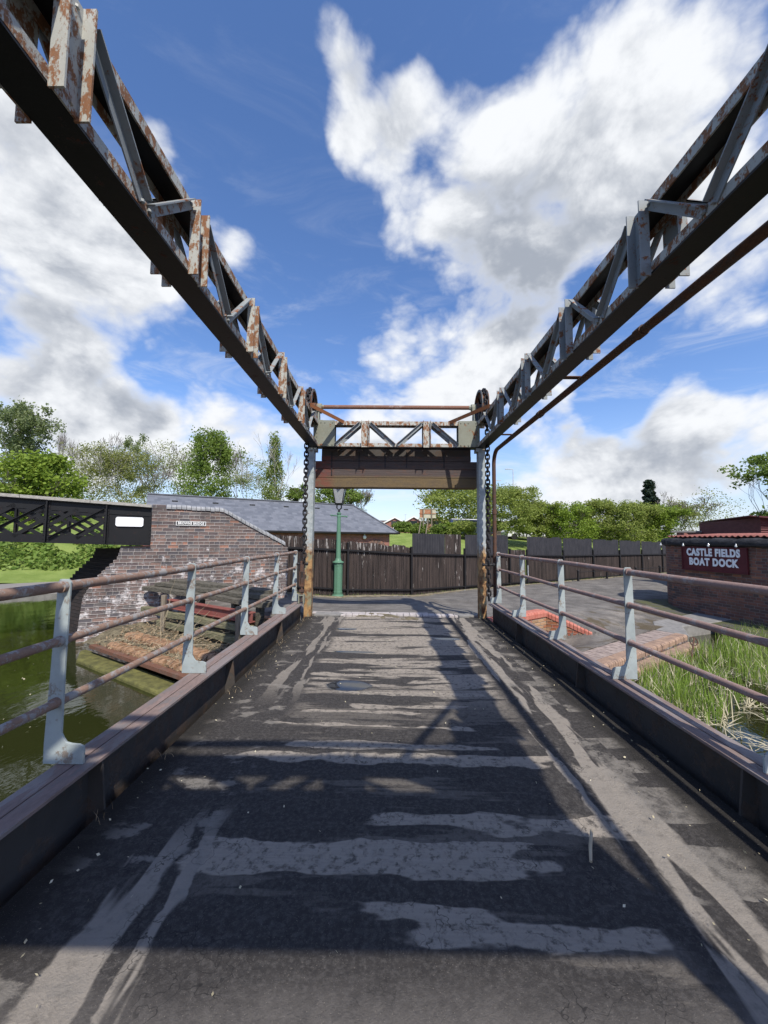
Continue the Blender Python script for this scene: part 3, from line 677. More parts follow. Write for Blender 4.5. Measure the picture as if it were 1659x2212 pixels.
# ------------------------------------------------------------------ chains
def link_pts(c, a, b, along, across):
    P = []; hs = a-b
    for i in range(8): t = math.pi*i/7-math.pi/2; P.append(V(c)+along*(hs+b*math.cos(t))+across*(b*math.sin(t)))
    for i in range(8): t = math.pi*i/7+math.pi/2; P.append(V(c)+along*(-hs+b*math.cos(t))+across*(b*math.sin(t)))
    return P
def chain(x, yw, sg, zend, label):
    th = thing('lifting_chain', label, 'chain', (x, yw-sg*.36, zend))
    m = MB(); r = .365; path = []
    s = 0; step = .086
    z = zend
    zs = []
    while z < 4.44: path.append((V((x, yw-sg*r, z)), V((0, 0, 1)), V((0, -sg, 0)))); z += step
    na = int(math.pi*.95*r/step)
    for k in range(1, na):
        t = k*step/r
        path.append((V((x, yw-sg*r*math.cos(t), 4.44+r*math.sin(t))), V((0, sg*math.sin(t), math.cos(t))), V((0, -sg*math.cos(t), math.sin(t)))))
    for i, (c, al, ou) in enumerate(path):
        ac = V((1, 0, 0)) if i % 2 else ou
        if i % 2 == 0 and False: ac = ou
        m.tube(link_pts(c, .062, .038, al, ac), .0155, 6, closed=True)
    m.build('chain_links', 'chain_iron', th, smooth=True)
    return th
def end_gear(th, x, y, z0):
    g = MB()        # shackle and tension screw standing on the beam end
    for sx in (-.045, .045): g.bar((x+sx, y, z0+.70), (x+sx, y, z0+.90), .02, .035)
    g.tube([(x-.085, y, z0+.78), (x+.085, y, z0+.78)], .022, 10)
    g.ball((x-.09, y, z0+.78), .034, 8); g.ball((x+.09, y, z0+.78), .034, 8)
    g.build('shackle', 'chain_iron', th)
    g = MB(); g.box(x-.035, x+.035, y-.03, y+.03, z0+.62, z0+.84)
    for sx in (-.05, .032): g.box(x+sx, x+sx+.018, y-.03, y+.03, z0+.36, z0+.63)
    g.box(x-.05, x+.05, y-.03, y+.03, z0+.33, z0+.37)
    g.tube([(x, y, z0+.02), (x, y, z0+.50)], .022, 10)
    g.box(x-.045, x+.045, y-.035, y+.035, z0+.22, z0+.27)
    g.build('turnbuckle', 'pipe_rust', th, bevel=.004)
    g = MB()
    for sx in (-.06, .04): g.box(x+sx, x+sx+.02, y-.05, y+.05, z0, z0+.15)
    g.box(x-.06, x+.06, y-.05, y+.05, z0+.15, z0+.17)
    g.build('anchor_bracket', 'gusset_olive', th)
c1 = chain(-1.665, YF+.14, 1, 1.17, 'black iron lifting chain hanging down the far left column'); end_gear(c1, -1.70, YF-.20, .30)
c2 = chain(2.045, YF+.14, 1, .45, 'black iron lifting chain hanging down the far right column, beside the rusty pipe')
g = MB()
for sx in (-.05, .05): g.bar((2.045+sx, YF-.22, 1.02), (2.045+sx, YF-.22, 1.22), .02, .035)
g.tube([(1.95, YF-.22, 1.10), (2.14, YF-.22, 1.10)], .022, 10); g.ball((1.945, YF-.22, 1.10), .036, 8); g.ball((2.145, YF-.22, 1.10), .036, 8)
g.build('shackle', 'chain_iron', c2)

# ================================================================== DECK, BEAMS, RAILINGS
deck_t = thing('bridge_deck', 'dark timber bridge deck with worn pale planks between low steel edge beams', 'bridge deck', (.2, 3.8, 0))
m = MB()
nx, ny = 40, 100
xs = np.linspace(-1.66, 2.09, nx); ys = np.linspace(-1.3, 8.08, ny)
m.add([(x, y, .006*math.sin(y*27+math.sin(x*3))*(1 if abs(x-.2) < 1.1 else 0)+.010*math.sin(x*2.3+y*.9)-.004) for y in ys for x in xs],
      [(j*nx+i, j*nx+i+1, (j+1)*nx+i+1, (j+1)*nx+i) for j in range(ny-1) for i in range(nx-1)])
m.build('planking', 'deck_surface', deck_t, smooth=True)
m = MB(); m.box(-1.66, 2.09, -1.3, 8.06, -.30, -.05); m.build('deck_frame', 'beam_web', deck_t)
for side, xin, xout in ((-1, -1.68, -1.975), (1, 2.10, 2.395)):
    sgn = 1 if xout > xin else -1
    X = lambda d: xin+sgn*d
    bx = lambda m, d0, d1, y0, y1, z0, z1: m.box(min(X(d0), X(d1)), max(X(d0), X(d1)), y0, y1, z0, z1)
    m = MB(); bx(m, 0, .100, -1.3, 8.02, .268, .290); bx(m, .110, .215, -1.3, 8.02, .268, .290); bx(m, .095, .115, -1.3, 8.02, .26, .281)
    beam = m.build('edge_beam', 'beam_red', deck_t, bevel=.003)
    m = MB(); bx(m, .085, .105, -1.3, 8.02, -.45, .259); bx(m, .0, .215, -1.3, 8.02, -.47, -.452); m.build('beam_web', 'beam_web', beam)
    for y in (.35, 2.38, 4.34, 6.32):
        m = MB(); m.prism([(X(.095), y, -.28), (X(-.035), y, -.28), (X(-.02), y, -.02), (X(.012), y, .268), (X(.095), y, .268)], (0, .014, 0)); m.build('stiffener', 'beam_web', beam)
def railing(side, ys, y_end, label, rm):
    th = thing('railing', label, 'railing', (-1.92 if side < 0 else 2.30, 3.8, .29))
    s = side; x0 = -1.68 if s < 0 else 2.10
    for y in ys:
        P = []
        f = lambda dx, z: V((x0+s*dx, y, z))
        out = [(.292, .292), (.295, .42), (.285, .80), (.268, 1.30)]
        P += [f(.055, .292)]+[f(.288, .292), f(.290, .40), (f(.279, .85)), f(.270, 1.325), f(.258, 1.345), f(.209, 1.345), f(.194, 1.325), f(.197, .85), f(.192, .46)]
        P += [f(.178, .435), f(.16, .412), f(.13, .405), f(.085, .402), f(.061, .392), f(.055, .37)]
        m = MB(); m.prism(P, (0, .014, 0)); m.build('post', 'rail_post_paint', th, bevel=.002)
    for z, r in ((1.302, .030), (.985, .026), (.635, .026)):
        m = MB(); xr = x0+s*.232
        pts = [(xr+.004*math.sin(y*2.1+z*5), y, z+.004*math.sin(y*1.7+z*9)) for y in np.arange(-1.25, y_end+.01, .25)]
        m.tube(pts, r, 14)
        for y in ys: m.tube([(xr, y-.028, z), (xr, y+.042, z)], r+.005, 14)
        m.build('rail', rm, th, smooth=True, autosm=40)
    return th
railing(-1, [-.69, .80, 2.29, 3.79, 5.27, 6.72, 8.10], 8.22, 'three-bar rusty tube railing with pale flat posts on the left side by the canal', 'rail_rust')
railing(1, [-.69, .80, 2.29, 3.76, 5.20, 6.68, 8.08], 8.22, 'three-bar rusty tube railing with pale flat posts on the right side by the reeds', 'rail_dull')
m = MB(); m.tube([(1.02, 2.02, .02), (1.06, 2.10, .03), (1.13, 2.22, .022)], [.007, .009, .008], 7)
tag(m.build('twig', 'dry_stem', None), 'short pale stick lying on the dark planks near the viewer', 'stick')

# ================================================================== GROUND AND WATER
E0 = V((2.1, 5.55, 0)); ED = V((.816, .578, 0)).normalized(); EN = V((-ED.y, ED.x, 0))
def UVp(u, v, z=0): return E0+ED*u+EN*v+V((0, 0, z))
def sst(x, a, b): t = min(1, max(0, (x-a)/(b-a))); return t*t*(3-2*t)
FO = V((-1.36, 13.3, 0)); FD = V((2.27, 1.33, 0)); FDn = FD.normalized(); FN = V((-FDn.y, FDn.x, 0))
def fence_base(l): return (0.0-.35*sst(l, -1.3, 0) - .17*sst(l, 0, 1.2))
RW0_ = V((3.70, 9.34, 0))
def road_z(P):
    d = P-E0; u, v = d.dot(ED), d.dot(EN)
    z = -.02-.16*sst(P.y, 8.4, 10.5)
    f = P-FO; l = f.dot(FDn)/FD.length; q = -f.dot(FN)          # distance in front of the fence
    z = z+(fence_base(l)-z)*(1-sst(q, .1, 3.2))
    z = z+(-.34-z)*sst(u, 3.6, 6.5)*(1-sst(v, 6, 9))
    z = z+(0-z)*sst(-P.x, 1.9, 3.0)*(1-(1-sst(q, .1, 3.2))*.999)
    if P.x > 1.9:
        RW0_ = V((3.70, 9.34, 0)); low_ = (u < 3.46 and v < 2.22) or (u < 4.05 and v < 2.12 and (P-RW0_).dot(V((.506, .862, 0))) < .03)
        ap = -.50-.27*sst(v, .62, 1.7)*(1-sst(u, 3.3, 4.0))+(0 if low_ else .10*sst(v, .75, 2.2)*sst(u, 3.2, 4.4))
        if low_: z = ap
        elif u < 3.46: z = min(z, -.08)
        else: z = ap+(z-ap)*sst(v, .8, 2.6)
    if P.y < 8.12 and P.x < 2.25: z = -.62
    if P.x < -1.72 and P.y < 8.4: z = -.55
    return z
def grid(name, us, vs, fP, fz, mat, keep=None):
    m = MB(); n = len(us)
    P = [fP(u, v) for v in vs for u in us]
    m.v = [(p.x, p.y, fz(p)) for p in P]
    for j in range(len(vs)-1):
        for i in range(n-1):
            ids = (j*n+i, j*n+i+1, (j+1)*n+i+1, (j+1)*n+i)
            if keep is None or all(keep(P[k]) for k in ids): m.f.append(ids)
    return struct(m.build(name, mat, None, smooth=True, autosm=35))
us = sorted(set(list(np.arange(-6, 10, .25))+list(np.arange(10, 34, 1))+list(np.arange(3.3, 4.2, .05))+[3.455, 3.47])); vs = sorted(set(list(np.arange(1.0, 2.2, .05))+list(np.arange(.62, 9, .25))+list(np.arange(9, 24, .75))+[2.215, 2.23]))
keep_front = lambda P: (P-FO).dot(FN) < .12 and not (P.x < -1.9 and (P-V((-1.75, 5.15, 0))).dot(V((.522, .853, 0))) < 1.9) and P.x > -6
grid('road', us, vs, lambda u, v: UVp(u, v), road_z, 'tarmac', keep_front)
# gravel apron sheet over the low part by the dock
grid('dock_apron', np.arange(-.3, 9.2, .1), np.arange(.62, 2.3, .06), lambda u, v: UVp(u, v), lambda P: road_z(P)+.005+.012*math.sin(P.x*5)*math.sin(P.y*6), 'gravel_apron',
     lambda P: not ((P-E0).dot(ED) < 3.5 and (P-E0).dot(EN) > 2.1) and not ((P-E0).dot(ED) < 4.1 and (P-RW0_).dot(V((.506, .862, 0))) > -.02 and (P-E0).dot(EN) > 1.1))
WZ = -.75
m = MB(); m.face([(-70, -8, WZ), (30, -8, WZ), (30, 60, WZ), (-70, 60, WZ)])
struct(m.build('canal_water', 'water'))
m = MB(); m.face([(-70, -45, -.42), (30, -45, -.42), (30, -1.1, -.42), (-70, -1.1, -.42)]); m.box(-70, 30, -1.12, -1.1, -1.2, -.42); struct(m.build('near_bank', 'tarmac'))
# land beyond the fence: one large sheet to the horizon
def land_z(P):
    f = P-FO; q = f.dot(FN); l = f.dot(FDn)/FD.length
    z = -.52
    rise = sst(q, 1.2, 21)*2.75*sst(l, 1.0, 5.0)+sst(q, 14, 34)*2.4*(1-sst(l, 1.0, 5.0))
    return z+rise+.08*math.sin(P.x*.9+P.y*.7)*sst(q, 3, 8)
qs = [0.05, .6, 1.2]+list(np.arange(2, 32, 1.5))+[36, 44, 60, 90, 150, 300, 800, 2000]
ls = [-900, -300, -100, -45, -30, -22, -16, -12, -8]+list(np.arange(-5, 24, 1.2))+[28, 36, 50, 100, 300, 900]
grid('grass_field', ls, qs, lambda a, q: FO+FDn*a+FN*q, land_z, 'grass', lambda P: not (P.x < -5.8 and P.y < 11.2) and not (P.x < -7.2 and (P-V((-12.9, 16.3, 0))).dot(V((-.6, .8, 0))) < 2.9))
# far bank on the left: coping, towpath, grass, ivy slope
LB = V((-12.9, 16.3, 0)); LD = V((.80, .60, 0)); LN = V((-.60, .80, 0))
lb = lambda a, b, c: LB+LD*a+LN*b+V((0, 0, c))
m = MB(lb); m.box(-45, 14, 0, .35, WZ-.3, -.50); struct(m.build('bank_coping', 'bank_stone', bevel=.02))
m = MB(lb); m.box(-45, 14, .35, 2.7, -1.0, -.505); struct(m.build('towpath', 'towpath'))
grid('bank_grass', np.arange(-45, 14.1, 1), [2.65, 3.2, 4, 5, 6, 7, 8.5, 10, 14, 20], lambda a, b: lb(a, b, 0),
     lambda P: (lambda b: -.50+.55*sst(b, 2.6, 5.5)+1.5*sst(b, 5, 9)+2.0*sst(b, 9, 20)+.06*math.sin(P.x*2+P.y))((P-LB).dot(LN)), 'grass')

# ------------------------------------------------------------------ entry stones beyond the deck
m = MB(); k = 0
for i in range(19):
    x = -.98+i*.134; m.box(x+.004, x+.130, 8.17+.01*math.sin(i*3), 8.40+.01*math.sin(i*5), -.1, .012+.004*math.sin(i*7))
for i in range(6): x = -1.6+i*.42; m.box(x+.004, x+.41, 8.415, 8.52, -.1, .006)
struct(m.build('threshold_setts', 'stone_sett', bevel=.008))
m = MB(); m.prism([(-1.50, 8.10, -.02), (-.98, 8.10, -.02), (-.90, 8.30, -.02), (-1.02, 8.40, -.02), (-1.50, 8.40, -.02)], (0, 0, .040)); tag(m.build('cover_slab', 'grey_slab', bevel=.006), 'flat grey paving slab at the foot of the left column', 'slab')
m = MB(); m.prism([(1.52, 8.12, -.02), (1.72, 8.10, -.02), (1.66, 8.32, -.02), (1.42, 8.38, -.02)], (0, 0, .045)); m.prism([(1.70, 8.2, -.03), (1.95, 8.2, -.03), (1.98, 8.42, -.03), (1.68, 8.42, -.03)], (0, 0, .045)); tag(m.build('cover_slab', 'grey_slab', bevel=.006), 'broken grey paving slab at the foot of the right column', 'slab')

# ------------------------------------------------------------------ right: dock edge, retaining wall
dk = lambda u, v, z: UVp(u, v, z)
th = thing('dock_edge', 'stepped brick dock edge with rounded header bricks beside the reeds', 'brick edge', UVp(2, 0, -.6))
for v0, z0, u1 in ((0, -.50, 5.75), (-.30, -.60, 5.45)):
    m = MB(dk); u = -.8
    while u < u1:
        j = random.uniform(-.006, .006)
        prof = [(-.0+j, z0-.11), (-.0+j, z0-.035), (.012+j, z0-.012), (.04+j, z0), (.225, z0), (.225, z0-.11)]
        m.prism([(u+.004, v0+a, c) for a, c in prof], (.070, 0, 0)); u += .079
    m.build('header_course', 'bullnose', th)
m = MB(dk); u = -.8
while u < 5.6:
    for r in range(3):
        m.box(u+.004, u+.106, .235+r*.135, .235+r*.135+.128, -.58, -.502+random.uniform(-.004, .004))
    u += .112
m.build('brick_paving', 'paving_brick', th)
m = MB(dk); m.box(-.9, 5.8, .005, .62, -1.4, -.61); m.box(-.9, 5.4, -.29, .0, -1.4, -.712); m.build('wall', 'old_brick', th)
m = MB(dk)
m.prism([(5.76, -.02, -.5), (6.6, .35, -.47), (9.0, -.2, -.45), (12, -1.4, -.45), (12, -.6, -.45), (9.2, .75, -.45), (6.6, 1.0, -.47), (5.76, .63, -.5)], (0, 0, -.75))
tag(m.build('dock_coping', 'grey_slab', bevel=.02), 'pale grey stone coping slab curving past the end of the brick dock edge', 'stone coping')
rw = thing('retaining_wall', 'low orange brick retaining wall with red rounded coping beside the bridge deck', 'low wall', UVp(2.5, 2.1, -.5))
m = MB(dk); m.box(-.6, 3.46, 2.03, 2.24, -.9, -.191); m.build('wall', 'orange_brick', rw)
RW0, RW1 = V((3.70, 9.34, 0)), V((4.62, 8.80, 0)); RWd = (RW1-RW0).normalized(); RWn = V((-RWd.y, RWd.x, 0))
m = MB(); m.prism([RW0+V((0, 0, -.175)), RW1+V((0, 0, -.55)), RW1+V((0, 0, -.9)), RW0+V((0, 0, -.9))], RWn*.12); m.build('end_wall', 'orange_brick', rw)
m = MB(dk); u = -.6
while u < 3.4: m.prism([(u+.003, 2.01, -.19), (u+.003, 2.01, -.10), (u+.003, 2.03, -.06), (u+.003, 2.08, -.045), (u+.003, 2.26, -.045), (u+.003, 2.26, -.19)], (.108, 0, 0)); u += .113
m.T = None; m.v = [tuple(dk(*p)) for p in m.v]; L_ = (RW1-RW0).length; k = 0.0
while k < L_-.05:
    a, b = RW0+RWd*(k+.003), RW0+RWd*(k+.072); za, zb_ = -.055-.40*k/L_, -.055-.40*(k+.07)/L_
    q = [a-RWn*.015+V((0, 0, za-.12)), a-RWn*.015+V((0, 0, za-.02)), a+RWn*.01+V((0, 0, za)), a+RWn*.14+V((0, 0, za)), a+RWn*.14+V((0, 0, za-.12))]
    m.prism(q, b-a+V((0, 0, zb_-za))); k += .076
m.build('coping', 'coping_red', rw, bevel=.008)
# mooring pin
mp = MB(); a = V((5.45, 7.15, -.95)); b_ = V((5.72, 7.32, -.18))
mp.tube([a, b_], .014, 8); cc = b_-(b_-a).normalized()*.07
mp.tube([cc+V((.07*math.cos(t), .02*math.sin(t), .07*math.sin(t))) for t in np.linspace(0, 2*math.pi, 15)[:-1]], .009, 6, closed=True)
tag(mp.build('mooring_pin', 'pipe_rust', None, smooth=True), 'thin leaning rusty iron mooring pin with a ring, among the reeds', 'mooring pin')

# ------------------------------------------------------------------ right: dock building with curved brick wall
bd = thing('dock_building', 'low dark brick dock building with a rounded corner, felt roof edge and maroon sign', 'building', (9.2, 10.5, -.35))
A = V((8.86, 12.1, 0)); B = V((9.55, 8.2, 0)); wd = (B-A).normalized(); wn = V((wd.y, -wd.x, 0))  # wn points to the canal side
if wn.x > 0: wn = -wn
path = [A+V((2.4, 1.35, 0)), A+V((1.3, 1.25, 0)), A+V((.75, 1.05, 0)), A+V((.38, .75, 0)), A+V((.14, .38, 0)), A, A+wd*1.2, A+wd*2.5, B+wd*1.5]
def ribbon(m, path, z0, z1, off=0.0):
    s = 0; P2 = []
    for i, p in enumerate(path):
        d = (path[min(i+1, len(path)-1)]-path[max(i-1, 0)]).normalized(); nn = V((d.y, -d.x, 0))
        if nn.dot(wn) < 0: nn = -nn
        P2.append(p+nn*off)
    for i in range(len(path)-1):
        L = (path[i+1]-path[i]).length
        a, b = P2[i], P2[i+1]
        m.face([(a.x, a.y, z0), (b.x, b.y, z0), (b.x, b.y, z1), (a.x, a.y, z1)], [(s, z0), (s+L, z0), (s+L, z1), (s, z1)]); s += L
m = MB(); ribbon(m, path, -.7, 1.50)
m.face([(p.x, p.y, 1.50) for p in path]+[(14, 6.6, 1.5), (14, 13.5, 1.5)]); m.build('wall', 'dark_brick', bd)
m = MB(); n = 60
pts = []
for i in range(len(path)-1):
    for k in range(8): pts.append(path[i].lerp(path[i+1], k/8))
pts.append(path[-1])
P3 = []
for i, p in enumerate(pts):
    d = (pts[min(i+1, len(pts)-1)]-pts[max(i-1, 0)]).normalized(); nn = V((d.y, -d.x, 0)); nn = nn if nn.dot(wn) > 0 else -nn
    wv = .02*math.sin(i*1.3)+.012*math.sin(i*3.1)
    P3.append([p+nn*.02+V((0, 0, 1.46+wv*.4)), p+nn*(.10+wv*.6)+V((0, 0, 1.50+wv*.3)), p+nn*(.09+wv)+V((0, 0, 1.60+wv)), p+nn*.03+V((0, 0, 1.68+wv*.8)), p-nn*.5+V((0, 0, 1.74))])
o_ = len(m.v); m.v = [tuple(q) for r_ in P3 for q in r_]
m.f = [(i*5+j, i*5+j+1, (i+1)*5+j+1, (i+1)*5+j) for i in range(len(P3)-1) for j in range(4)]
m.build('felt_roof_edge', 'roofing_felt', bd, smooth=True)
# corrugated sheets lying behind the felt
m = MB(); q0 = A-wn*.12+V((0, 0, 0)); cnt = 260; W_ = 5.8
for i in range(cnt+1):
    a = q0+wd*(W_*i/cnt-.25); zz = 1.755+.022*math.sin(2*math.pi*i*W_/cnt/.15)
    m.v += [(a.x, a.y, zz), (a.x-wn.x*2.0, a.y-wn.y*2.0, zz+.10)]
m.f = [(2*i, 2*i+2, 2*i+3, 2*i+1) for i in range(cnt)]
so2 = m.build('corrugated_roof', 'red_sheet', bd, smooth=True); sm = so2.modifiers.new('thick', 'SOLIDIFY'); sm.thickness = .012
# sign
sg = thing('wall_sign', 'maroon board reading CASTLE FIELDS BOAT DOCK in pale capital letters', 'sign', (8.75, 10.3, 1.15))
sa, sb = .415, 2.215   # along the wall
w3 = lambda a, b, c: A+wd*a+wn*b+V((0, 0, c))
sz0, sz1 = .765, 1.45
m = MB(w3); m.box(sa, sb, .02, .06, sz0, sz1); m.build('board', 'sign_maroon', sg)
m = MB(w3)
for (a0, a1, c0, c1) in ((sa, sb, sz1-.03, sz1), (sa, sb, sz0, sz0+.03), (sa, sa+.03, sz0+.03, sz1-.03), (sb-.03, sb, sz0+.03, sz1-.03)): m.box(a0, a1, .0602, .075, c0, c1)
m.build('frame', 'sign_maroon', sg)
mid = A+wd*((sa+sb)/2)+wn*.066
text_mesh('CASTLE FIELDS', .275, 'letter_white', sg, 'lettering', mid+V((0, 0, 1.288)), wd, (0, 0, 1), .006, .0145, sx=.70, space=1.16)
text_mesh('BOAT DOCK', .275, 'letter_white', sg, 'lettering', mid+V((0, 0, 1.02)), wd, (0, 0, 1), .006, .0145, sx=.74, space=1.16)
for k, a in enumerate((-.22, .54, 1.29, 2.01)):
    m = MB(); p = w3(a, .13, 1.485); m.lathe([(.012, .07), (.012, .04), (.018, .035)], p, 8); m.ball(p, .032, 10); m.v += []
    tag(m.build('light_bulb', 'bulb_glass', None, smooth=True), ['clear light bulb hanging at the rounded corner of the dock building', 'clear light bulb hanging above the word CASTLE', 'clear light bulb hanging above the gap before the word FIELDS', 'clear light bulb hanging above the letters LDS of the sign'][k], 'light bulb', 'string of bulbs under the felt roof edge')
m = MB(); m.tube([w3(a, .125, 1.515-.01*math.sin(a*3)**2) for a in np.arange(-.2, 4.6, .2)], .006, 6); tag(m.build('light_cable', 'black_post', None), 'thin black cable carrying light bulbs under the felt roof edge', 'cable')
# brick parapet and shed behind
pw = thing('parapet_wall', 'long red brick parapet with flat grey coping behind the dock building', 'wall', (12, 17, 0))
m = MB(); m.bar((13.2, 17.6, .9), (19, 14.2, .9), .3, 2.2); m.build('wall', 'red_brick', pw)
m = MB(); m.bar((13.0, 17.7, 2.04), (19.1, 14.1, 2.04), .42, .07); m.build('coping', 'grey_slab', pw)
m = MB()
for k in range(3): a = V((13.25, 17.35, 0)).lerp(V((18.8, 14.1, 0)), k/2.2); m.box(a.x, a.x+.3, a.y-.09, a.y+.05, 1.0, 1.98)
m.build('pier', 'red_brick', pw)
sh = thing('boat_shed', 'dark maroon corrugated shed end with sloping roof behind the dock building', 'shed', (14.2, 14, 0))
m = MB(); a, b = V((12.65, 13.1, 0)), V((15.4, 11.9, 0)); d = (b-a).normalized(); nrm = V((d.y, -d.x, 0))
for i in range(64):
    z = 1.6+i*.02; yo = .014*math.sin(2*math.pi*i/4)
    m.v += [tuple(a+nrm*yo+V((0, 0, z))), tuple(b+nrm*yo+V((0, 0, z)))]
m.f = [(2*i, 2*i+1, 2*i+3, 2*i+2) for i in range(63) if True]
for i in range(64):
    m.v[2*i] = (*m.v[2*i][:2], min(m.v[2*i][2], 2.42)); m.v[2*i+1] = (*m.v[2*i+1][:2], min(m.v[2*i+1][2], 2.02))
m.build('corrugated_end', 'maroon_sheet', sh)
m = MB(); m.bar(a+V((-.1, 0, 2.46)), b+V((.1, 0, 2.06)), .3, .05); m.bar(a+V((.8, 2.5, 2.5)), b+V((.8, 2.5, 2.1)), 5.2, .03); m.build('roof', 'maroon_sheet', sh)
m = MB(); a2 = a+V((1.2, 4, 0)); m.prism([a+V((0, 0, 1.5)), a+V((0, 0, 2.42)), a2+V((0, 0, 2.42)), a2+V((0, 0, 1.5))], nrm*-.1); m.build('side_wall', 'maroon_sheet', sh)

# ------------------------------------------------------------------ corrugated fence
fl = lambda l, q=0.0, z=0.0: FO+FD*l+FN*q+V((0, 0, z))
fn = thing('corrugated_fence', 'long dark brown corrugated iron fence with peeling paint along the yard', 'fence', tuple(FO))
def sheet(l0, l1, zb0, zb1, zt0, zt1, mat, name, q=0.0, jag=.02, parent=None, amp=.017, pitch=.076):
    m = MB(); L = (l1-l0)*FD.length; n = max(8, int(L/pitch*6)); rows = 5; rj = random.Random(int(l0*100))
    for i in range(n+1):
        t = i/n; p = fl(l0+(l1-l0)*t); w = amp*math.sin(2*math.pi*L*t/pitch)
        zb = zb0+(zb1-zb0)*t; zt = zt0+(zt1-zt0)*t+rj.uniform(-jag, jag)+(.03*math.sin(int(L*t/.6)*2.7) if jag else 0)
        for r in range(rows):
            z = zb+(zt-zb)*r/(rows-1)+(.012*math.sin(2*math.pi*L*t/pitch) if r == 0 else 0); m.v.append(tuple(p+FN*(w+q)+V((0, 0, z))))
    m.f = [(i*rows+r, (i+1)*rows+r, (i+1)*rows+r+1, i*rows+r+1) for i in range(n) for r in range(rows-1)]
    o = m.build(name, mat, parent or fn, smooth=True); return o
def topz(l): return 1.71-.21*(l+1.02) if l < 0 else 1.5-.19*l
def rail_z(l): return float(np.interp(l, [-1.02, 0, 1, 2, 3.4, 4.43, 8.3], [1.33, 1.2, 1.04, .96, .90, .84, .80]))
bays = [(-1.0, 0), (0, 1), (1, 2), (2, 3), (3.43, 4.43), (4.43, 5.37), (5.37, 6.32), (6.32, 7.2), (7.2, 8.1), (8.1, 9.0), (9.0, 9.9)]
for l0, l1 in bays:
    b0, b1 = fence_base(l0)-.03, fence_base(l1)-.03
    if l0 < 1: sheet(l0, l1, b0, b1, topz(l0), topz(l1), 'painted_corrugated', 'sheet')
    else:
        sheet(l0, l1, b0, b1, rail_z(l0)+.02, rail_z(l1)+.02, 'painted_corrugated', 'sheet')
        tz = lambda l: 1.82-.02*(l-1) if l < 3.2 else 1.76-.045*(l-3.4)
        if l0 == 1: sheet(l0+.02, l0+.62, rail_z(l0), rail_z(l0+.6), tz(l0), tz(l0+.6), 'dark_sheet', 'upper_sheet', q=-.02, jag=0, pitch=.12, amp=.008); sheet(l0+.62, l1-.06, rail_z(l0+.6), rail_z(l1), tz(l0+.6), tz(l1), 'painted_corrugated', 'upper_sheet', q=-.02, jag=0)
        else: sheet(l0+.02, l1-.02, rail_z(l0), rail_z(l1), tz(l0), tz(l1), 'dark_sheet', 'upper_sheet', q=-.02, jag=.004, pitch=.12, amp=.007)
    for dz0, dz1, h in ((rail_z(l0), rail_z(l1), .06), (b0+.24, b1+.24, .05)):
        m = MB(); m.bar(fl(l0, -.05, dz0), fl(l1, -.05, dz1), .05, h); m.build('rail', 'black_post', fn)
for l in (-1.0, 0, 1, 2, 3, 3.43, 4.43, 5.37, 6.32, 7.2, 8.1, 9.0):
    m = MB(); zt = topz(l)-.04 if l < 1 else rail_z(l)+.28
    m.bar(fl(l, -.055, fence_base(l)-.1), fl(l, -.055, zt), .07, .08, up=tuple(FN)); m.build('post', 'black_post', fn)
gt = thing('fence_gate', 'narrow brown corrugated gate in the fence, lower than its neighbours', 'gate', tuple(fl(3.2)))
sheet(3.03, 3.40, -.5, -.5, 1.16, 1.13, 'painted_corrugated', 'gate_panel', parent=gt, q=-.015)
m = MB(); m.bar(fl(3.03, -.05, rail_z(3.1)), fl(3.4, -.05, rail_z(3.4)), .05, .05); m.bar(fl(3.03, -.05, -.3), fl(3.4, -.05, -.3), .05, .05); m.build('gate_rail', 'black_post', gt)
m = MB(); m.tube([fl(3.42, -.12, .45), fl(3.42, -.12, .1), fl(3.42, -.14, -.1)], .018, 6); m.build('gate_bolt', 'galvanised', gt)
# bleached wooden post, small white notice
m = MB(); p = fl(-1.13); m.bar(p+V((0, 0, -.1)), p+V((0, 0, 1.72)), .12, .12, up=tuple(FN)); tag(m.build('timber_post', 'grey_post_wood', None, bevel=.01), 'square weathered timber post between the brick wall and the corrugated fence', 'post')
m = MB(); p = V((-3.02, 10.9, 1.20)); m.bar(p-FDn*.11, p+FDn*.11, .012, .24); tag(m.build('notice_plate', 'white_plaque', None), 'small blank white notice plate at the left end of the fence', 'notice')
# bollards and rail by the fence
for k, l in enumerate((4.58, 5.5, 6.55, 7.55)):
    m = MB(); p = fl(l, -.55, fence_base(l)); m.lathe([(.055, -.1), (.055, .62), (.065, .63), (.065, .67), (.04, .70), (0, .705)], p, 12)
    tag(m.build('bollard', 'black_post', None, smooth=True, autosm=40), ['short black bollard in front of the fence, nearest the gate', 'short black bollard in front of the fence, second from the gate', 'short black bollard in front of the fence, third from the gate', 'short black bollard in front of the fence, beside the dock building'][k], 'bollard', 'black bollards along the fence')
m = MB(); m.tube([fl(l, -.55, fence_base(l)+.58) for l in (4.58, 5.5, 6.55, 7.55, 8.6)], .014, 6); tag(m.build('bollard_rail', 'black_post', None), 'thin black rail joining the bollards in front of the fence', 'rail')
# loose stones at the foot of the fence
m = MB(); rr = random.Random(3)
for i in range(420):
    l = rr.uniform(-.9, 8); q = -abs(rr.gauss(.05, .28))-.08; r_ = rr.uniform(.008, .034)
    P = fl(l, q); P.z = road_z(P)+r_*.3; m.ball(P, r_, 5, (rr.uniform(.8, 1.5), 1, .6))
struct(tag(m.build('rubble', 'grey_slab'), 'scatter of small pale stones along the foot of the fence', 'stones'), 'stuff')

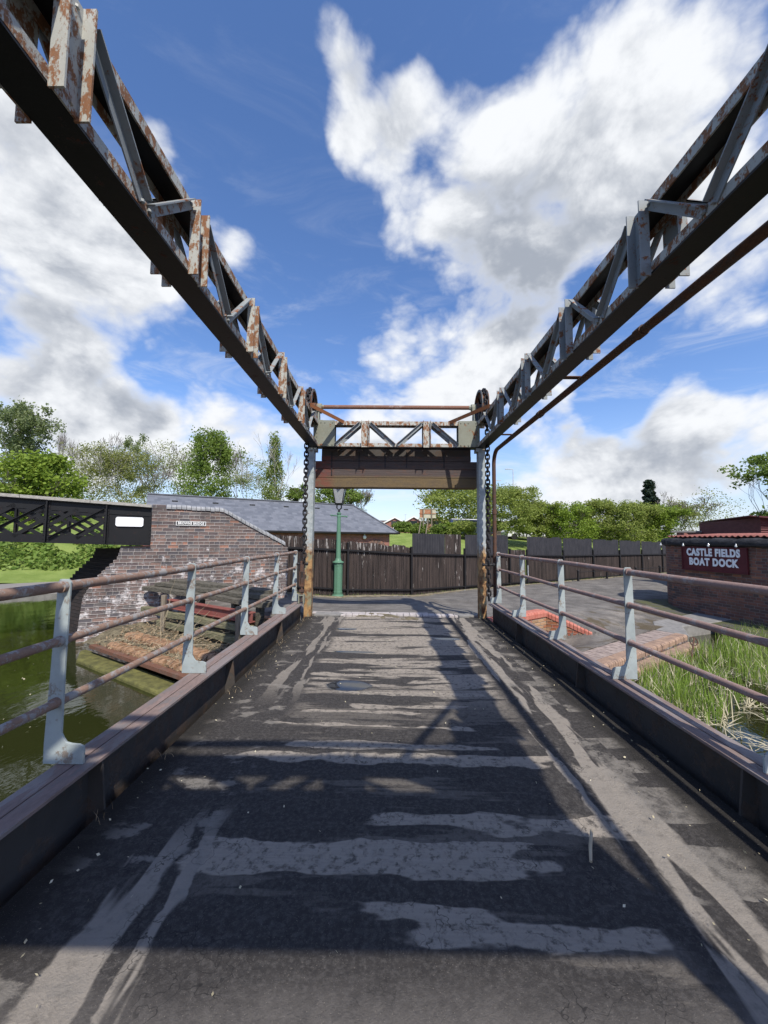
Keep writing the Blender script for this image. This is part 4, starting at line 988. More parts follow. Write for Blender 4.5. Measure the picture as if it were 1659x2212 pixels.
# ------------------------------------------------------------------ lamp post
lx = (732-836)/830*12.95; ly = 12.95; lz = -.32
lp = thing('street_lamp', 'green cast iron gas lamp post with a tapered glass lantern in front of the fence', 'street lamp', (lx, ly, lz))
m = MB(); c = (lx, ly, lz); n8 = 8
m.lathe([(.20, -.05), (.20, .03), (.17, .06), (.165, .10)], c, 20); m.lathe([(.150, .10), (.150, .16), (.145, .18), (.148, 1.0), (.155, 1.02), (.155, 1.08)], c, 8)
m.build('base', 'lamp_green', lp, bevel=.004)
m = MB(); m.lathe([(.155, 1.08), (.19, 1.11), (.195, 1.13), (.17, 1.15), (.12, 1.17), (.10, 1.20), (.085, 1.27)], c, 20); m.build('collar', 'lamp_green', lp, smooth=True)
m = MB(); m.lathe([(.085, 1.27), (.058, 2.72), (.075, 2.74), (.075, 2.78), (.05, 2.80)], c, 12); m.build('shaft', 'lamp_green', lp, smooth=True, autosm=40)
m = MB()
m.tube([(lx-.26, ly, lz+2.70), (lx+.26, ly, lz+2.66)], [.022, .022], 8); m.ball((lx-.26, ly, lz+2.70), .034, 8); m.ball((lx+.26, ly, lz+2.66), .034, 8); m.lathe([(.05, 2.60), (.075, 2.66), (.05, 2.72)], c, 12)
m.build('ladder_bar', 'lamp_green', lp, smooth=True)
m = MB(); zb = 2.80
m.lathe([(.05, zb), (.035, zb+.04), (.03, zb+.10)], c, 10)
for k in range(4):
    t = math.pi/4+k*math.pi/2; m.tube([(lx+.02*math.cos(t), ly+.02*math.sin(t), lz+zb+.08), (lx+.11*math.cos(t), ly+.11*math.sin(t), lz+zb+.15), (lx+.10*math.cos(t), ly+.10*math.sin(t), lz+zb+.27)], .014, 6)
m.lathe([(.10, zb+.26), (.15, zb+.27), (.15, zb+.30), (.10, zb+.30)], c, 4); m.build('lantern_bracket', 'black_iron', lp)
m = MB(); za, zb2 = zb+.30, zb+.80
ra, rb = .16, .285
for k in range(4):
    t0 = math.pi/4+k*math.pi/2; t1 = t0+math.pi/2
    m.face([(lx+ra*math.cos(t0), ly+ra*math.sin(t0), lz+za), (lx+ra*math.cos(t1), ly+ra*math.sin(t1), lz+za), (lx+rb*math.cos(t1), ly+rb*math.sin(t1), lz+zb2), (lx+rb*math.cos(t0), ly+rb*math.sin(t0), lz+zb2)])
m.build('lantern_glass', 'lantern_glass', lp)
m = MB()
for k in range(4):
    t0 = math.pi/4+k*math.pi/2; t1 = t0+math.pi/2
    pa, pb = V((lx+ra*math.cos(t0), ly+ra*math.sin(t0), lz+za)), V((lx+rb*math.cos(t0), ly+rb*math.sin(t0), lz+zb2)); pc = V((lx+rb*math.cos(t1), ly+rb*math.sin(t1), lz+zb2)); pd = V((lx+ra*math.cos(t1), ly+ra*math.sin(t1), lz+za))
    m.bar(pa, pb, .022, .022); m.bar(pb, pc, .022, .022); m.bar(pa, pd, .022, .022)
m.lathe([(.30, zb+.80), (.18, zb+1.0), (.12, zb+1.02), (.12, zb+1.10), (.16, zb+1.12), (.03, zb+1.2), (0, zb+1.28)], c, 4)
m.build('lantern_frame', 'black_iron', lp)

# ================================================================== LEFT: IRON FOOTBRIDGE AND BRICK ABUTMENT
WO = V((-5.71, 9.28, 0)); WDv = V((.87, .50, 0)).normalized(); WN = V((-WDv.y, WDv.x, 0))
wl = lambda a, b, c: WO+WDv*a+WN*b+V((0, 0, c))
def wtop(a): return 2.30-.02*a if a < 1.6 else 2.268-.535*(a-1.6)
aw = thing('abutment_wall', 'old weathered brick abutment wall with blue coping and a stepped flared foot in the canal', 'brick wall', tuple(WO))
# front outline: stepped corbels on the canal side
P = [(-1.36, -1.3), (-1.30, -.4), (-1.25, .22)]
z = .22; prof = [(.22, -1.25), (.476, -1.126), (.69, -.993), (1.08, -.66), (1.30, -.60)]
while z < 1.30:
    a = float(np.interp(z+.04, [p[0] for p in prof], [p[1] for p in prof])); P += [(a, z), (a, z+.083)]; z += .083
P += [(P[-1][0], 1.37), (0.0, 1.37), (0.0, 2.30)]
for i in range(1, 9): P.append((1.6*i/8, 2.30-.032*i/8))
for i in range(1, 9): a = 1.6+1.75*i/8; P.append((a, wtop(a)))
P += [(3.35, -1.3)]
m = MB(wl); m.prism([(a, 0, c) for a, c in P if True], (0, .46, 0)); m.build('wall', 'old_brick', aw)
m = MB(); m.prism([wl(a+.03, .462, c-.012) for a, c in P[:-20] if c < 1.36]+[wl(2.0, .462, 1.3), wl(2.0, .462, -1.3)], V((-.853, .522, 0))*1.5); m.build('bridge_seat', 'soot_shade_brick', aw)
m = MB(wl); a = 0.30
while a < 3.2:
    z0 = wtop(a); z1 = wtop(a+.105); j = random.uniform(-.006, .006)
    q = lambda b, dz, aa, zz: (aa, b, zz+dz+j)
    s0 = [(a+.004, -.035, z0-.0+j), (a+.004, -.035, z0+.06+j), (a+.004, .0, z0+.10+j), (a+.004, .10, z0+.125+j), (a+.004, .44, z0+.10+j), (a+.004, .49, z0+j)]
    s1 = [(a+.106, y, zz-z0+z1) for _, y, zz in s0]
    n = len(s0); m.add(s0+s1, [tuple(range(n)), tuple(range(2*n-1, n-1, -1))]+[(i, i+n, (i+1) % n+n, (i+1) % n) for i in range(n)])
    a += .110
m.build('coping', 'coping_blue', aw, bevel=.006)
m = MB(wl); m.box(.0, .29, -.01, .46, 2.305, 2.39); m.build('coping_end', 'old_brick', aw)
# cast nameplate
np_ = thing('bridge_nameplate', 'black cast nameplate with white border reading BROWNS BRIDGE on the brick wall', 'nameplate', tuple(wl(.85, 0, 1.95)))
na, nb, nz = .52, 1.20, 1.945
m = MB(wl); m.box(na, nb, -.018, -.002, nz-.055, nz+.055); m.build('plate', 'black_plate', np_, bevel=.008)
m = MB(wl)
for a0, a1, c0, c1 in ((na, nb, .043, .055), (na, nb, -.055, -.043), (na, na+.013, -.043, .043), (nb-.013, nb, -.043, .043)): m.box(a0, a1, -.026, -.0185, nz+c0, nz+c1)
m.build('border', 'white_paint', np_)
text_mesh('BROWNS BRIDGE', .088, 'white_paint', np_, 'lettering', wl((na+nb)/2, -.0225, nz), WDv, (0, 0, 1), .004, .003, sx=.80, space=1.08)
# iron girders
def zg(a, lo): return (1.385-.034*a) if lo else (2.30-.040*a)
def girder(off, label, detail=True):
    g = thing('lattice_girder', label, 'bridge girder', tuple(wl(-3, off, 1.4)), 'lattice girders of the iron footbridge')
    T = lambda a, b, c: wl(a, b+off, c)
    a0, a1 = -9.6, -.005
    for lo, h in ((True, .17), (False, .21)):
        N = 12; m = MB(T)
        for i in range(N):
            x0, x1 = a0+(a1-a0)*i/N, a0+(a1-a0)*(i+1)/N
            z0, z1 = zg(x0, lo), zg(x1, lo); s = 1 if lo else -1
            m.add([(x0, .0, z0), (x1, .0, z1), (x1, .0, z1+s*h), (x0, .0, z0+s*h), (x0, .014, z0), (x1, .014, z1), (x1, .014, z1+s*h), (x0, .014, z0+s*h)], [(0, 1, 2, 3), (7, 6, 5, 4), (0, 4, 5, 1), (3, 2, 6, 7)])
            m.add([(x0, -.07, z0), (x1, -.07, z1), (x1, .10, z1), (x0, .10, z0), (x0, -.07, z0+s*.014), (x1, -.07, z1+s*.014), (x1, .10, z1+s*.014), (x0, .10, z0+s*.014)], [(0, 1, 2, 3), (7, 6, 5, 4), (0, 4, 5, 1), (3, 2, 6, 7)])
        m.build('bottom_flange' if lo else 'top_flange', 'black_iron', g)
    stiff = [-.90-1.06*k for k in range(9)]
    for k, a in enumerate(stiff):
        m = MB(T); m.box(a-.012, a+.012, -.085, -.001, zg(a, 1)+.016, zg(a, 0)-.016); m.box(a-.05, a+.05, -.012, -.0005, zg(a, 1)+.016, zg(a, 0)-.016)
        if detail:
            for zz in np.arange(zg(a, 1)+.08, zg(a, 0)-.05, .085): m.ball((a+.035, -.013, zz), .012, 5); m.ball((a-.035, -.013, zz), .012, 5)
        m.build('stiffener', 'black_iron', g)
    m = MB(T); m.add([(-.89, .016, zg(-.89, 1)), (-.01, .016, zg(0, 1)), (-.01, .016, zg(0, 0)), (-.89, .016, zg(-.89, 0)), (-.89, .024, zg(-.89, 1)), (-.01, .024, zg(0, 1)), (-.01, .024, zg(0, 0)), (-.89, .024, zg(-.89, 0))], [(0, 1, 2, 3), (7, 6, 5, 4), (0, 4, 5, 1), (3, 2, 6, 7), (1, 5, 6, 2)])
    m.box(-.05, -.01, -.012, .015, zg(0, 1)+.02, zg(0, 0)-.17)
    if detail:
        for zz in np.arange(1.5, 2.1, .085): m.ball((-.03, -.014, zz), .012, 5)
        for x in np.arange(-.82, -.05, .1): m.ball((x, -.002, zg(x, 1)+.06), .012, 5)
    m.build('end_panel', 'black_iron', g)
    bx_ = [-.90, -1.96, -3.02, -4.08, -5.14, -6.2, -7.26, -8.32]
    for k in range(len(bx_)-1):
        r, l = bx_[k]-.05, bx_[k+1]+.05
        zl0, zl1 = zg(l, 1)+.10, zg(r, 0)-.12
        m = MB(T); m.bar((l, -.010, zl0), (r, -.010, zl1), .012, .06, up=tuple(WN*0+V((0, 0, 1)))); m.bar((l, -.045, zl0+.02), (r, -.045, zl1+.02), .06, .010)
        m.build('brace', 'black_iron', g)
        h = (r-l)
        m = MB(T)
        for q0, q1 in (((l, zl1), (r, zl0)), ((l, zl1-.38), (l+h*.55, zl0)), ((l+h*.45, zl1), (r, zl0+.38))): m.bar((q0[0], .018, q0[1]), (q1[0], .018, q1[1]), .010, .075)
        for q0, q1 in (((l+h*.5, zl0), (r, zl0+.38)), ((l, zl1-.38), (l+h*.5, zl1))): m.bar((q0[0], .005, q0[1]), (q1[0], .005, q1[1]), .010, .075)
        m.build('lattice', 'black_iron', g)
    N = 8; m = MB(T)
    for i in range(N):
        x0, x1 = a0+(a1-a0)*i/N, a0+(a1-a0)*(i+1)/N-.006
        m.add([(x0, -.10, zg(x0, 0)+.002), (x1, -.10, zg(x1, 0)+.002), (x1, .14, zg(x1, 0)+.002), (x0, .14, zg(x0, 0)+.002), (x0, -.10, zg(x0, 0)+.072), (x1, -.10, zg(x1, 0)+.072), (x1, .14, zg(x1, 0)+.072), (x0, .14, zg(x0, 0)+.072)], [(0, 1, 2, 3), (7, 6, 5, 4), (0, 4, 5, 1), (3, 2, 6, 7), (0, 3, 7, 4), (1, 5, 6, 2)])
    m.build('timber_rail', 'weathered_board', g, bevel=.006)
    return g
girder(0.0, 'near black riveted lattice girder of the footbridge with a weathered timber top rail')
girder(2.25, 'far black lattice girder seen through the near girder of the footbridge', False)
m = MB(wl); N = 8
for i in range(N):
    x0, x1 = -9.6+9.6*i/N, -9.6+9.6*(i+1)/N
    m.add([(x0, .12, zg(x0, 1)+.14), (x1, .12, zg(x1, 1)+.14), (x1, 2.23, zg(x1, 1)+.14), (x0, 2.23, zg(x0, 1)+.14), (x0, .12, zg(x0, 1)+.05), (x1, .12, zg(x1, 1)+.05), (x1, 2.23, zg(x1, 1)+.05), (x0, 2.23, zg(x0, 1)+.05)], [(0, 1, 2, 3), (7, 6, 5, 4), (0, 4, 5, 1), (3, 2, 6, 7)])
tag(m.build('footbridge_deck', 'plank_wood', None), 'dark plank walkway between the two black lattice girders', 'bridge deck')
# white notice on the end panel
nt = thing('notice_plaque', 'white oblong plaque with clipped corners and faint lines of print on the black girder end', 'plaque', tuple(wl(-.45, 0, 1.9)))
pa, pb, pz0, pz1, ck = -.72, -.17, 1.84, 2.06, .03
m = MB(wl); m.prism([(pa+ck, -.02, pz0), (pb-ck, -.02, pz0), (pb, -.02, pz0+ck), (pb, -.02, pz1-ck), (pb-ck, -.02, pz1), (pa+ck, -.02, pz1), (pa, -.02, pz1-ck), (pa, -.02, pz0+ck)], (0, .012, 0)); m.build('plate', 'white_plaque', nt)
m = MB(wl)
for k, (x0, x1) in enumerate(((.14, .36), (.08, .47), (.07, .48), (.09, .46), (.07, .47), (.08, .44), (.16, .40))): m.box(pa+x0, pa+x1, -.0212, -.0202, pz1-.035-.025*k-.006, pz1-.035-.025*k)
m.build('print', 'plaque_ink', nt)

# ------------------------------------------------------------------ left bank between the wall and the bridge deck
LO = V((-1.7, 5.12, 0)); LDv = V((-.853, .522, 0)).normalized(); LNv = V((.522, .853, 0)).normalized()
le = lambda a, b, c: LO+LDv*a+LNv*b+V((0, 0, c))
m = MB(le); m.prism([(-.3, -.27, -.685), (4.6, -.27, -.685), (5.2, .0, -.685), (5.2, .12, -.685), (-.3, .12, -.685)], (0, 0, -.6)); struct(m.build('canal_ledge', 'mossy_ledge', bevel=.03))
bt = thing('bank_edge', 'rusty steel channel and two rows of rounded bricks edging the bank beside the canal', 'brick edge', tuple(le(2, 0, -.6)))
m = MB(le); m.box(-.3, 4.75, -.02, .09, -.52, -.505); m.box(-.3, 4.75, -.02, -.008, -.565, -.52); m.build('channel', 'steel_channel', bt)
for b0, z0 in ((.11, -.44), (.42, -.31)):
    m = MB(le); a = -.3
    while a < 4.3:
        j = random.uniform(-.012, .012); k = random.uniform(-.012, .012)
        if random.random() > .04: m.prism([(a+.004, b0+j, z0-.16), (a+.004, b0+j, z0-.05+k), (a+.004, b0+.02+j, z0-.015+k), (a+.004, b0+.06+j, z0+k), (a+.004, b0+.21, z0-.01+k), (a+.004, b0+.21, z0-.16)], (.068, 0, 0))
        a += .079
    m.build('header_course', 'bank_brick', bt)
grid('bank_soil', np.arange(-.6, 5.4, .12), np.arange(.06, 3.6, .12), lambda a, b: le(a, b, 0),
     lambda P: (lambda a, b: -.54+.20*sst(b, .1, .7)+.0*sst(b, 1.4, 2.2)+.35*sst(b, 2.0, 3.4)*sst(-a, -2.2, -.6)+.02*math.sin(P.x*9)*math.sin(P.y*11)+.015*math.sin(P.x*23+P.y*17))((P-LO).dot(LDv), (P-LO).dot(LNv)), 'soil',
     lambda P: (P-WO).dot(WN) < -.02 or P.x > -3)
# timber rack
def plank(a0, a1, b0, b1, z0, z1, mat, label, grp='stop planks stacked beside the brick wall'):
    m = MB(le); n = 9; mid = []; rj = random.Random(int(a1*977+z0*331))
    for i in range(n+1):
        a = a0+(a1-a0)*i/n; d = rj.uniform(-.012, .012); e = rj.uniform(-.01, .01)
        m.v += [(a, b0+e, z0+d), (a, b1+e, z0+d), (a, b1+e, z1+d+rj.uniform(-.006, .006)), (a, b0+e, z1+d)]
    m.f = [(i*4+k, i*4+(k+1) % 4, i*4+4+(k+1) % 4, i*4+4+k) for i in range(n) for k in range(4)]+[(3, 2, 1, 0), (n*4, n*4+1, n*4+2, n*4+3)]
    return tag(m.build('stop_plank', mat, None, bevel=.006), label, 'timber plank', grp)
plank(1.62, 5.0, 1.62, 1.92, .52, .60, 'old_timber', 'topmost long dark stop plank at the back of the stack, against the brick wall')
plank(1.45, 5.25, 1.42, 1.66, .455, .53, 'old_timber', 'long dark stop plank one step below and in front of the topmost plank')
plank(1.35, 5.5, 1.26, 1.52, .36, .45, 'old_timber', 'lower front plank of the upper stack, its square end facing the canal')
plank(1.35, 5.0, 1.0, 1.13, -.05, .06, 'timber_olive', 'mossy olive plank at mid height just below the red beam')
plank(1.30, 4.3, 1.0, 1.18, -.27, -.16, 'timber_olive', 'pale mossy plank low in the rack behind the two short posts')
plank(1.32, 3.2, 1.05, 1.27, -.45, -.35, 'old_timber', 'lowest dark plank lying at the foot of the rack')
m = MB(le)
m.box(1.45, 4.1, 1.10, 1.14, .13, .27); m.box(1.45, 4.1, 1.06, 1.20, .27, .29); m.box(1.45, 4.1, 1.06, 1.20, .11, .13)
tag(m.build('steel_beam', 'red_girder', None, bevel=.004), 'long red painted steel beam lying behind the mossy planks', 'steel beam')
m = MB(le); m.box(1.9, 4.0, 1.95, 2.15, -.7, -.02); tag(m.build('dwarf_wall', 'orange_brick', None), 'low orange brick wall glimpsed behind the planks under the red beam', 'low wall')
for k, (a, lab) in enumerate(((3.98, 'short grey timber post in front of the planks, nearer the brick wall'), (1.60, 'short grey timber post in front of the planks, nearer the bridge deck'))):
    m = MB(le); m.bar((a, .965, -.55), (a+.02, .97, .40), .085, .085, up=tuple(LNv)); tag(m.build('rack_post', 'grey_post_wood', None, bevel=.008), lab, 'post')
for a, lab in ((3.3, 'dark upright timber holding up the planks, nearest the brick wall'), (2.2, 'dark upright timber holding up the middle of the planks'), (1.5, 'dark upright timber holding up the planks, nearest the bridge deck')):
    m = MB(le); m.box(a, a+.10, 1.32, 1.44, -.5, .35); tag(m.build('rack_bearer', 'old_timber', None), lab, 'post', 'upright timbers under the planks')
# dead stems
m = MB(); rr = random.Random(12)
for i in range(34):
    a, b = rr.uniform(2.6, 4.3), rr.uniform(.25, .95); p = le(a, b, -.42); ang = rr.uniform(-.5, 1.6); L = rr.uniform(.5, 1.7); pts = []
    d = V((math.cos(ang)*.75, math.sin(ang)*.35-.3, rr.uniform(.3, 1.0))).normalized(); sag = rr.uniform(.1, .7)
    for k in range(7): t = k/6; pts.append(p+d*L*t+V((0, 0, -sag*t*t*L*.6))+V((.03*math.sin(k*2+i), .03*math.cos(k+i), 0)))
    for q in pts: q.z = max(q.z, -.45)
    m.tube(pts, [.006*(1-.7*k/6) for k in range(7)], 4)
for i in range(160):
    p = le(rr.uniform(.2, 4.4), abs(rr.gauss(.45, .35))+.05, -.40+rr.uniform(0, .06)); ang = rr.uniform(0, 6.3); L = rr.uniform(.05, .3)
    m.tube([p, p+V((math.cos(ang)*L*.5, math.sin(ang)*L*.5, rr.uniform(0, .08))), p+V((math.cos(ang+.6)*L, math.sin(ang+.6)*L, rr.uniform(-.02, .05)))], [.005, .004, .002], 3)
struct(tag(m.build('dead_stems', 'dry_stem'), 'tangle of dry bleached stems and twigs on the bank by the planks', 'dead stems'), 'stuff')

# ================================================================== VEGETATION
def leaf_mesh(name, pts, size, mat, parent=None, droop=0.0, aspect=.62, seed=0):
    rg = np.random.default_rng(seed); n = len(pts)
    a = rg.normal(size=(n, 3)); a[:, 2] = a[:, 2]*.6-droop; a /= np.linalg.norm(a, axis=1)[:, None]
    b = np.cross(a, rg.normal(size=(n, 3))); b /= np.linalg.norm(b, axis=1)[:, None]
    s = size*(.6+.8*rg.random(n))[:, None]
    P = np.stack([pts-a*s*.5, pts+b*s*aspect*.5, pts+a*s*.5, pts-b*s*aspect*.5], 1).reshape(-1, 3)
    off = np.zeros(3); q = parent
    while q is not None: off += np.array(q.location); q = q.parent
    me = bpy.data.meshes.new(name)
    me.vertices.add(4*n); me.vertices.foreach_set('co', (P-off).ravel())
    me.loops.add(4*n); me.loops.foreach_set('vertex_index', np.arange(4*n))
    me.polygons.add(n); me.polygons.foreach_set('loop_start', np.arange(0, 4*n, 4)); me.polygons.foreach_set('loop_total', np.full(n, 4))
    me.update(calc_edges=True); me.materials.append(MATS[mat])
    o = bpy.data.objects.new(name, me); C.objects.link(o)
    if parent is not None: o.parent = parent
    return o
def branches(m, p, d, L, r, depth, rr, tips, spread=.55, up=.15, minr=.006, sides=5):
    n = 4; pts = [p]; rad = [r]; q = p.copy(); dd = d.copy()
    for i in range(n):
        dd = (dd+V((rr.gauss(0, .12), rr.gauss(0, .12), rr.gauss(up*.3, .06)))).normalized(); q = q+dd*(L/n); pts.append(q.copy()); rad.append(max(minr, r*(1-.45*(i+1)/n)))
    m.tube(pts, rad, sides if r > .03 else 3, caps=False)
    if depth == 0: tips.append(q.copy()); return
    k = rr.choice((2, 3, 3)) if depth > 1 else 3
    for j in range(k):
        ax = V((rr.gauss(0, 1), rr.gauss(0, 1), rr.gauss(.1, .5))).normalized()
        nd = (dd+ax*spread*rr.uniform(.7, 1.4)+V((0, 0, up))).normalized()
        st = pts[-1] if j < 2 else pts[-2]
        branches(m, st, nd, L*rr.uniform(.62, .85), rad[-1]*.72, depth-1, rr, tips, spread, up, minr, sides)
def ground_at(x, y):
    P = V((x, y, 0)); f = (P-FO).dot(FN); return land_z(P) if f > 0 else -.4
def tree(name, label, Dx, Y, ztop, width, leaf, nleaf, lsize, seed, trunk='bark', shape='round', base=None, clump=.16, droop=0.0, gaps=.0, group=None, low=.12):
    x = (Dx-835.5)/830*Y; rr = random.Random(seed); rg = np.random.default_rng(seed)
    zb = ground_at(x, Y) if base is None else base
    th = thing(name, label, 'tree' if 'bush' not in name and 'shrub' not in name and 'hawthorn' not in name else 'bush', (x, Y, zb), group)
    H = ztop-zb; w = width/830*Y/2
    m = MB(); tips = []
    bare = name == 'bare_tree'
    branches(m, V((x, Y, zb-.2)), V((rr.gauss(0, .05), 0, 1)), H*.42, max(.05, H*.02), 6 if bare else 5 if name == 'budding_tree' else 4, rr, tips, .5, .22, minr=(.022 if bare else .016)*Y/40, sides=4)
    tz = max(t.z for t in tips); sc = (H*.97)/(tz-zb); sx = w*.95/max(.1, np.percentile([abs(t.x-x) for t in tips], 92))
    fx = lambda v: (x+(v[0]-x)*min(sx, 3), Y+(v[1]-Y)*min(sx, 3), zb+(v[2]-zb)*sc)
    m.v = [fx(v) for v in m.v]; tips = np.array([fx(t) for t in tips])
    m.build('trunk', trunk, th, smooth=True)
    if nleaf:
        airy = name in ('budding_tree', 'bare_tree')
        nleaf = int(nleaf*(3.0 if airy else 2.3)); lsize *= (.85 if airy else 1.15); clump *= (1.5 if airy else .35 if shape == 'cone' and name == 'conifer' else .80)
        # crown envelope and clumps inside it
        K = max(24, int(nleaf/75)); cl = []
        while len(cl) < K:
            u = rg.random(); t = low+(1-low)*u
            if shape == 'round': rad = math.sqrt(max(0, 1-((t-.52)/.50)**2))
            elif shape == 'cone': rad = (1-t)*1.0+.02
            elif shape == 'column': rad = .75*(1-abs(t-.45)**2*1.6)+.12*math.sin(t*17+seed)
            elif shape == 'hedge': rad = 1.0 if t < .8 else math.sqrt(max(0, 1-((t-.8)/.2)**2))
            else: rad = .95*math.sqrt(max(0, 1-((t-.4)/.62)**2))
            if rad <= .03: continue
            ang = rg.random()*6.283; r_ = rad*(rg.random()**.45)
            c = np.array([x+w*r_*math.cos(ang), Y+w*r_*math.sin(ang), zb+H*t*(.97 if shape != 'cone' else 1)])
            cl.append(c)
        cl = np.array(cl)
        if len(tips) and shape != 'cone': cl[:len(cl)//6] = tips[rg.integers(0, len(tips), len(cl)//6)]
        wgt = rg.random(K)**(1+gaps)+.1; wgt /= wgt.sum()
        idx = rg.choice(K, nleaf, p=wgt)
        rs = (w*clump*2+.12)*(.6+.8*rg.random(K))
        d = rg.normal(size=(nleaf, 3)); d /= np.linalg.norm(d, axis=1)[:, None]; d *= (rg.random(nleaf)**.5)[:, None]
        pts = cl[idx]+d*rs[idx][:, None]*np.array([1, 1, .62 if droop == 0 else 1.3])
        pts[:, 2] = np.maximum(pts[:, 2], zb+.1)
        leaf_mesh('crown', pts, lsize, leaf, th, droop, seed=seed)
    return th
zt = lambda Dy, Y: 1.6+(1161-Dy)/830*Y
T = [
 ('birch_tree', 'tall grey-green drooping birch at the left edge beyond the footbridge', 28, 36, 866, 125, 'leaf_grey', 5200, .21, 1, 'bark_pale', 'column', 1.0),
 ('leafy_tree', 'bright green dense bushy tree left of the bare trees, just above the footbridge', 72, 27, 984, 165, 'leaf_bright', 6000, .22, 2, 'bark', 'round', 0),
 ('bare_tree', 'leafless grey tree between the tall birch and the olive trees', 118, 46, 914, 70, None, 0, .2, 3, 'twig_bark', 'round', 0),
 ('budding_tree', 'thin olive budding tree with pale stem, left of the round-topped one', 188, 40, 962, 115, 'leaf_olive', 3300, .19, 4, 'bark_pale', 'round', 1.0),
 ('bare_tree', 'taller leafless tree rising behind the thin olive tree', 196, 50, 916, 95, None, 0, .2, 5, 'twig_bark', 'round', 0),
 ('budding_tree', 'olive round-topped tree near the left end of the slate roof', 275, 41, 966, 120, 'leaf_olive', 3300, .19, 6, 'bark_pale', 'round', 1.0),
 ('birch_tree', 'slim leafy treetop rising above the olive round-topped tree', 274, 48, 930, 62, 'leaf_grey', 1500, .2, 7, 'bark_pale', 'column', 0),
 ('budding_tree', 'sparse brownish tree left of the dense green birch', 352, 46, 950, 120, 'leaf_olive', 1700, .19, 8, 'twig_bark', 'round', 1.5),
 ('birch_tree', 'dense fresh green birch with pale trunk over the middle of the slate roof', 444, 38, 930, 130, 'leaf_mid', 7000, .19, 9, 'bark_pale', 'oval', .4),
 ('bare_tree', 'sparse leafless tree between the two green birches', 528, 47, 955, 95, 'leaf_olive', 900, .18, 10, 'twig_bark', 'round', 1),
 ('birch_tree', 'slender drooping birch left of the left column', 588, 41, 936, 80, 'leaf_birch', 3300, .18, 11, 'bark_pale', 'cone', .8),
 ('bush', 'small green bush beside the left column above the slate roof', 640, 42, 1043, 52, 'leaf_mid', 1800, .2, 12, 'bark', 'round', 0),
 ('leafy_tree', 'green rounded tree behind the lantern of the street lamp', 716, 42, 1048, 105, 'leaf_mid', 4200, .21, 13, 'bark', 'round', 0),
 ('bare_tree', 'wispy half-bare tree right of the lantern', 772, 44, 1050, 56, 'leaf_spring', 500, .17, 14, 'twig_bark', 'round', 1),
 ('spring_tree', 'spreading yellow-green spring tree behind the billboard, left of the right column', 990, 43, 1040, 160, 'leaf_spring', 5200, .22, 15, 'bark', 'round', .8),
 ('bare_tree', 'wide leafless tree in the gap right of the tall left birch', 150, 44, 955, 120, 'leaf_olive', 700, .16, 31, 'twig_bark', 'round', 1),
 ('bare_tree', 'pale twiggy tree filling the gap between the olive and brownish trees', 318, 44, 962, 110, 'leaf_spring', 900, .16, 32, 'twig_bark', 'round', 1),
 ('budding_tree', 'low airy green tree under the slender drooping birch', 560, 39, 1000, 90, 'leaf_birch', 1500, .17, 33, 'bark_pale', 'round', .8),
 ('conifer', 'dark narrow conifer standing behind the hawthorns', 1403, 50, 1028, 88, 'leaf_conifer', 6000, .26, 21, 'bark', 'cone', 0),
 ('bare_tree', 'pale half-bare tree above the dock building, right of the conifer', 1528, 44, 1052, 92, 'leaf_olive', 900, .19, 22, 'twig_bark', 'round', 1),
 ('budding_tree', 'low olive budding tree between the conifer and the pale half-bare tree', 1474, 47, 1082, 85, 'leaf_olive', 1800, .19, 23, 'twig_bark', 'round', 1),
 ('leafy_tree', 'green leafy tree cut off by the right edge above the shed', 1712, 26, 952, 110, 'leaf_mid', 5000, .2, 24, 'bark', 'round', .6),
]
for nm, lab, Dx, Y, Dy, wd_, leaf, nl, ls_, sd, tk, shp, gp_ in T:
    tree(nm, lab, Dx, Y, zt(Dy, Y), wd_, leaf, nl, ls_, sd, tk, shp, droop=.8 if nm == 'birch_tree' else 0, gaps=gp_, clump=.13 if nm in ('birch_tree', 'budding_tree') else .17)
HW = [(1092, 33, 1046, 125, 'tallest bright hawthorn next to the rusty pipe of the right column'), (1160, 35, 1078, 95, 'second hawthorn from the right column, over the white car'),
      (1228, 34, 1080, 110, 'middle hawthorn in the row behind the fence'), (1296, 36, 1074, 100, 'pale loose hawthorn right of the middle of the row'),
      (1356, 34, 1076, 105, 'hawthorn in front of the dark conifer'), (1415, 35, 1085, 85, 'rightmost hawthorn next to the dock building roof')]
for k, (Dx, Y, Dy, wd_, lab) in enumerate(HW):
    tree('hawthorn', lab, Dx, Y, zt(Dy, Y), wd_, ('leaf_bright', 'leaf_spring')[k in (1, 3, 4)] if k else 'leaf_spring', 6500, .13, 40+k, 'bark', 'round', gaps=.3, clump=.13, group='hawthorns behind the fence', low=.26)
BS = [(874, 37, 1128, 36, 'leaf_mid', 'clipped dark green bush at the left end of the row, beside the slate roof'), (906, 37.5, 1130, 34, 'leaf_mid', 'clipped bush behind the left leg of the billboard'), (948, 37, 1131, 30, 'leaf_mid', 'small bush right of the billboard legs'),
      (969, 37.5, 1127, 24, 'leaf_bright', 'small bright green bush left of the big round bush'), (1000, 36, 1122, 52, 'leaf_spring', 'big rounded yellow-green bush next to the right column')]
for k, (Dx, Y, Dy, wd_, lf, lab) in enumerate(BS):
    tree('clipped_bush', lab, Dx, Y, zt(Dy, Y), wd_, lf, 1700, .15, 60+k, 'bark', 'oval', clump=.22, low=.05, group='clipped bushes on the grass bank')
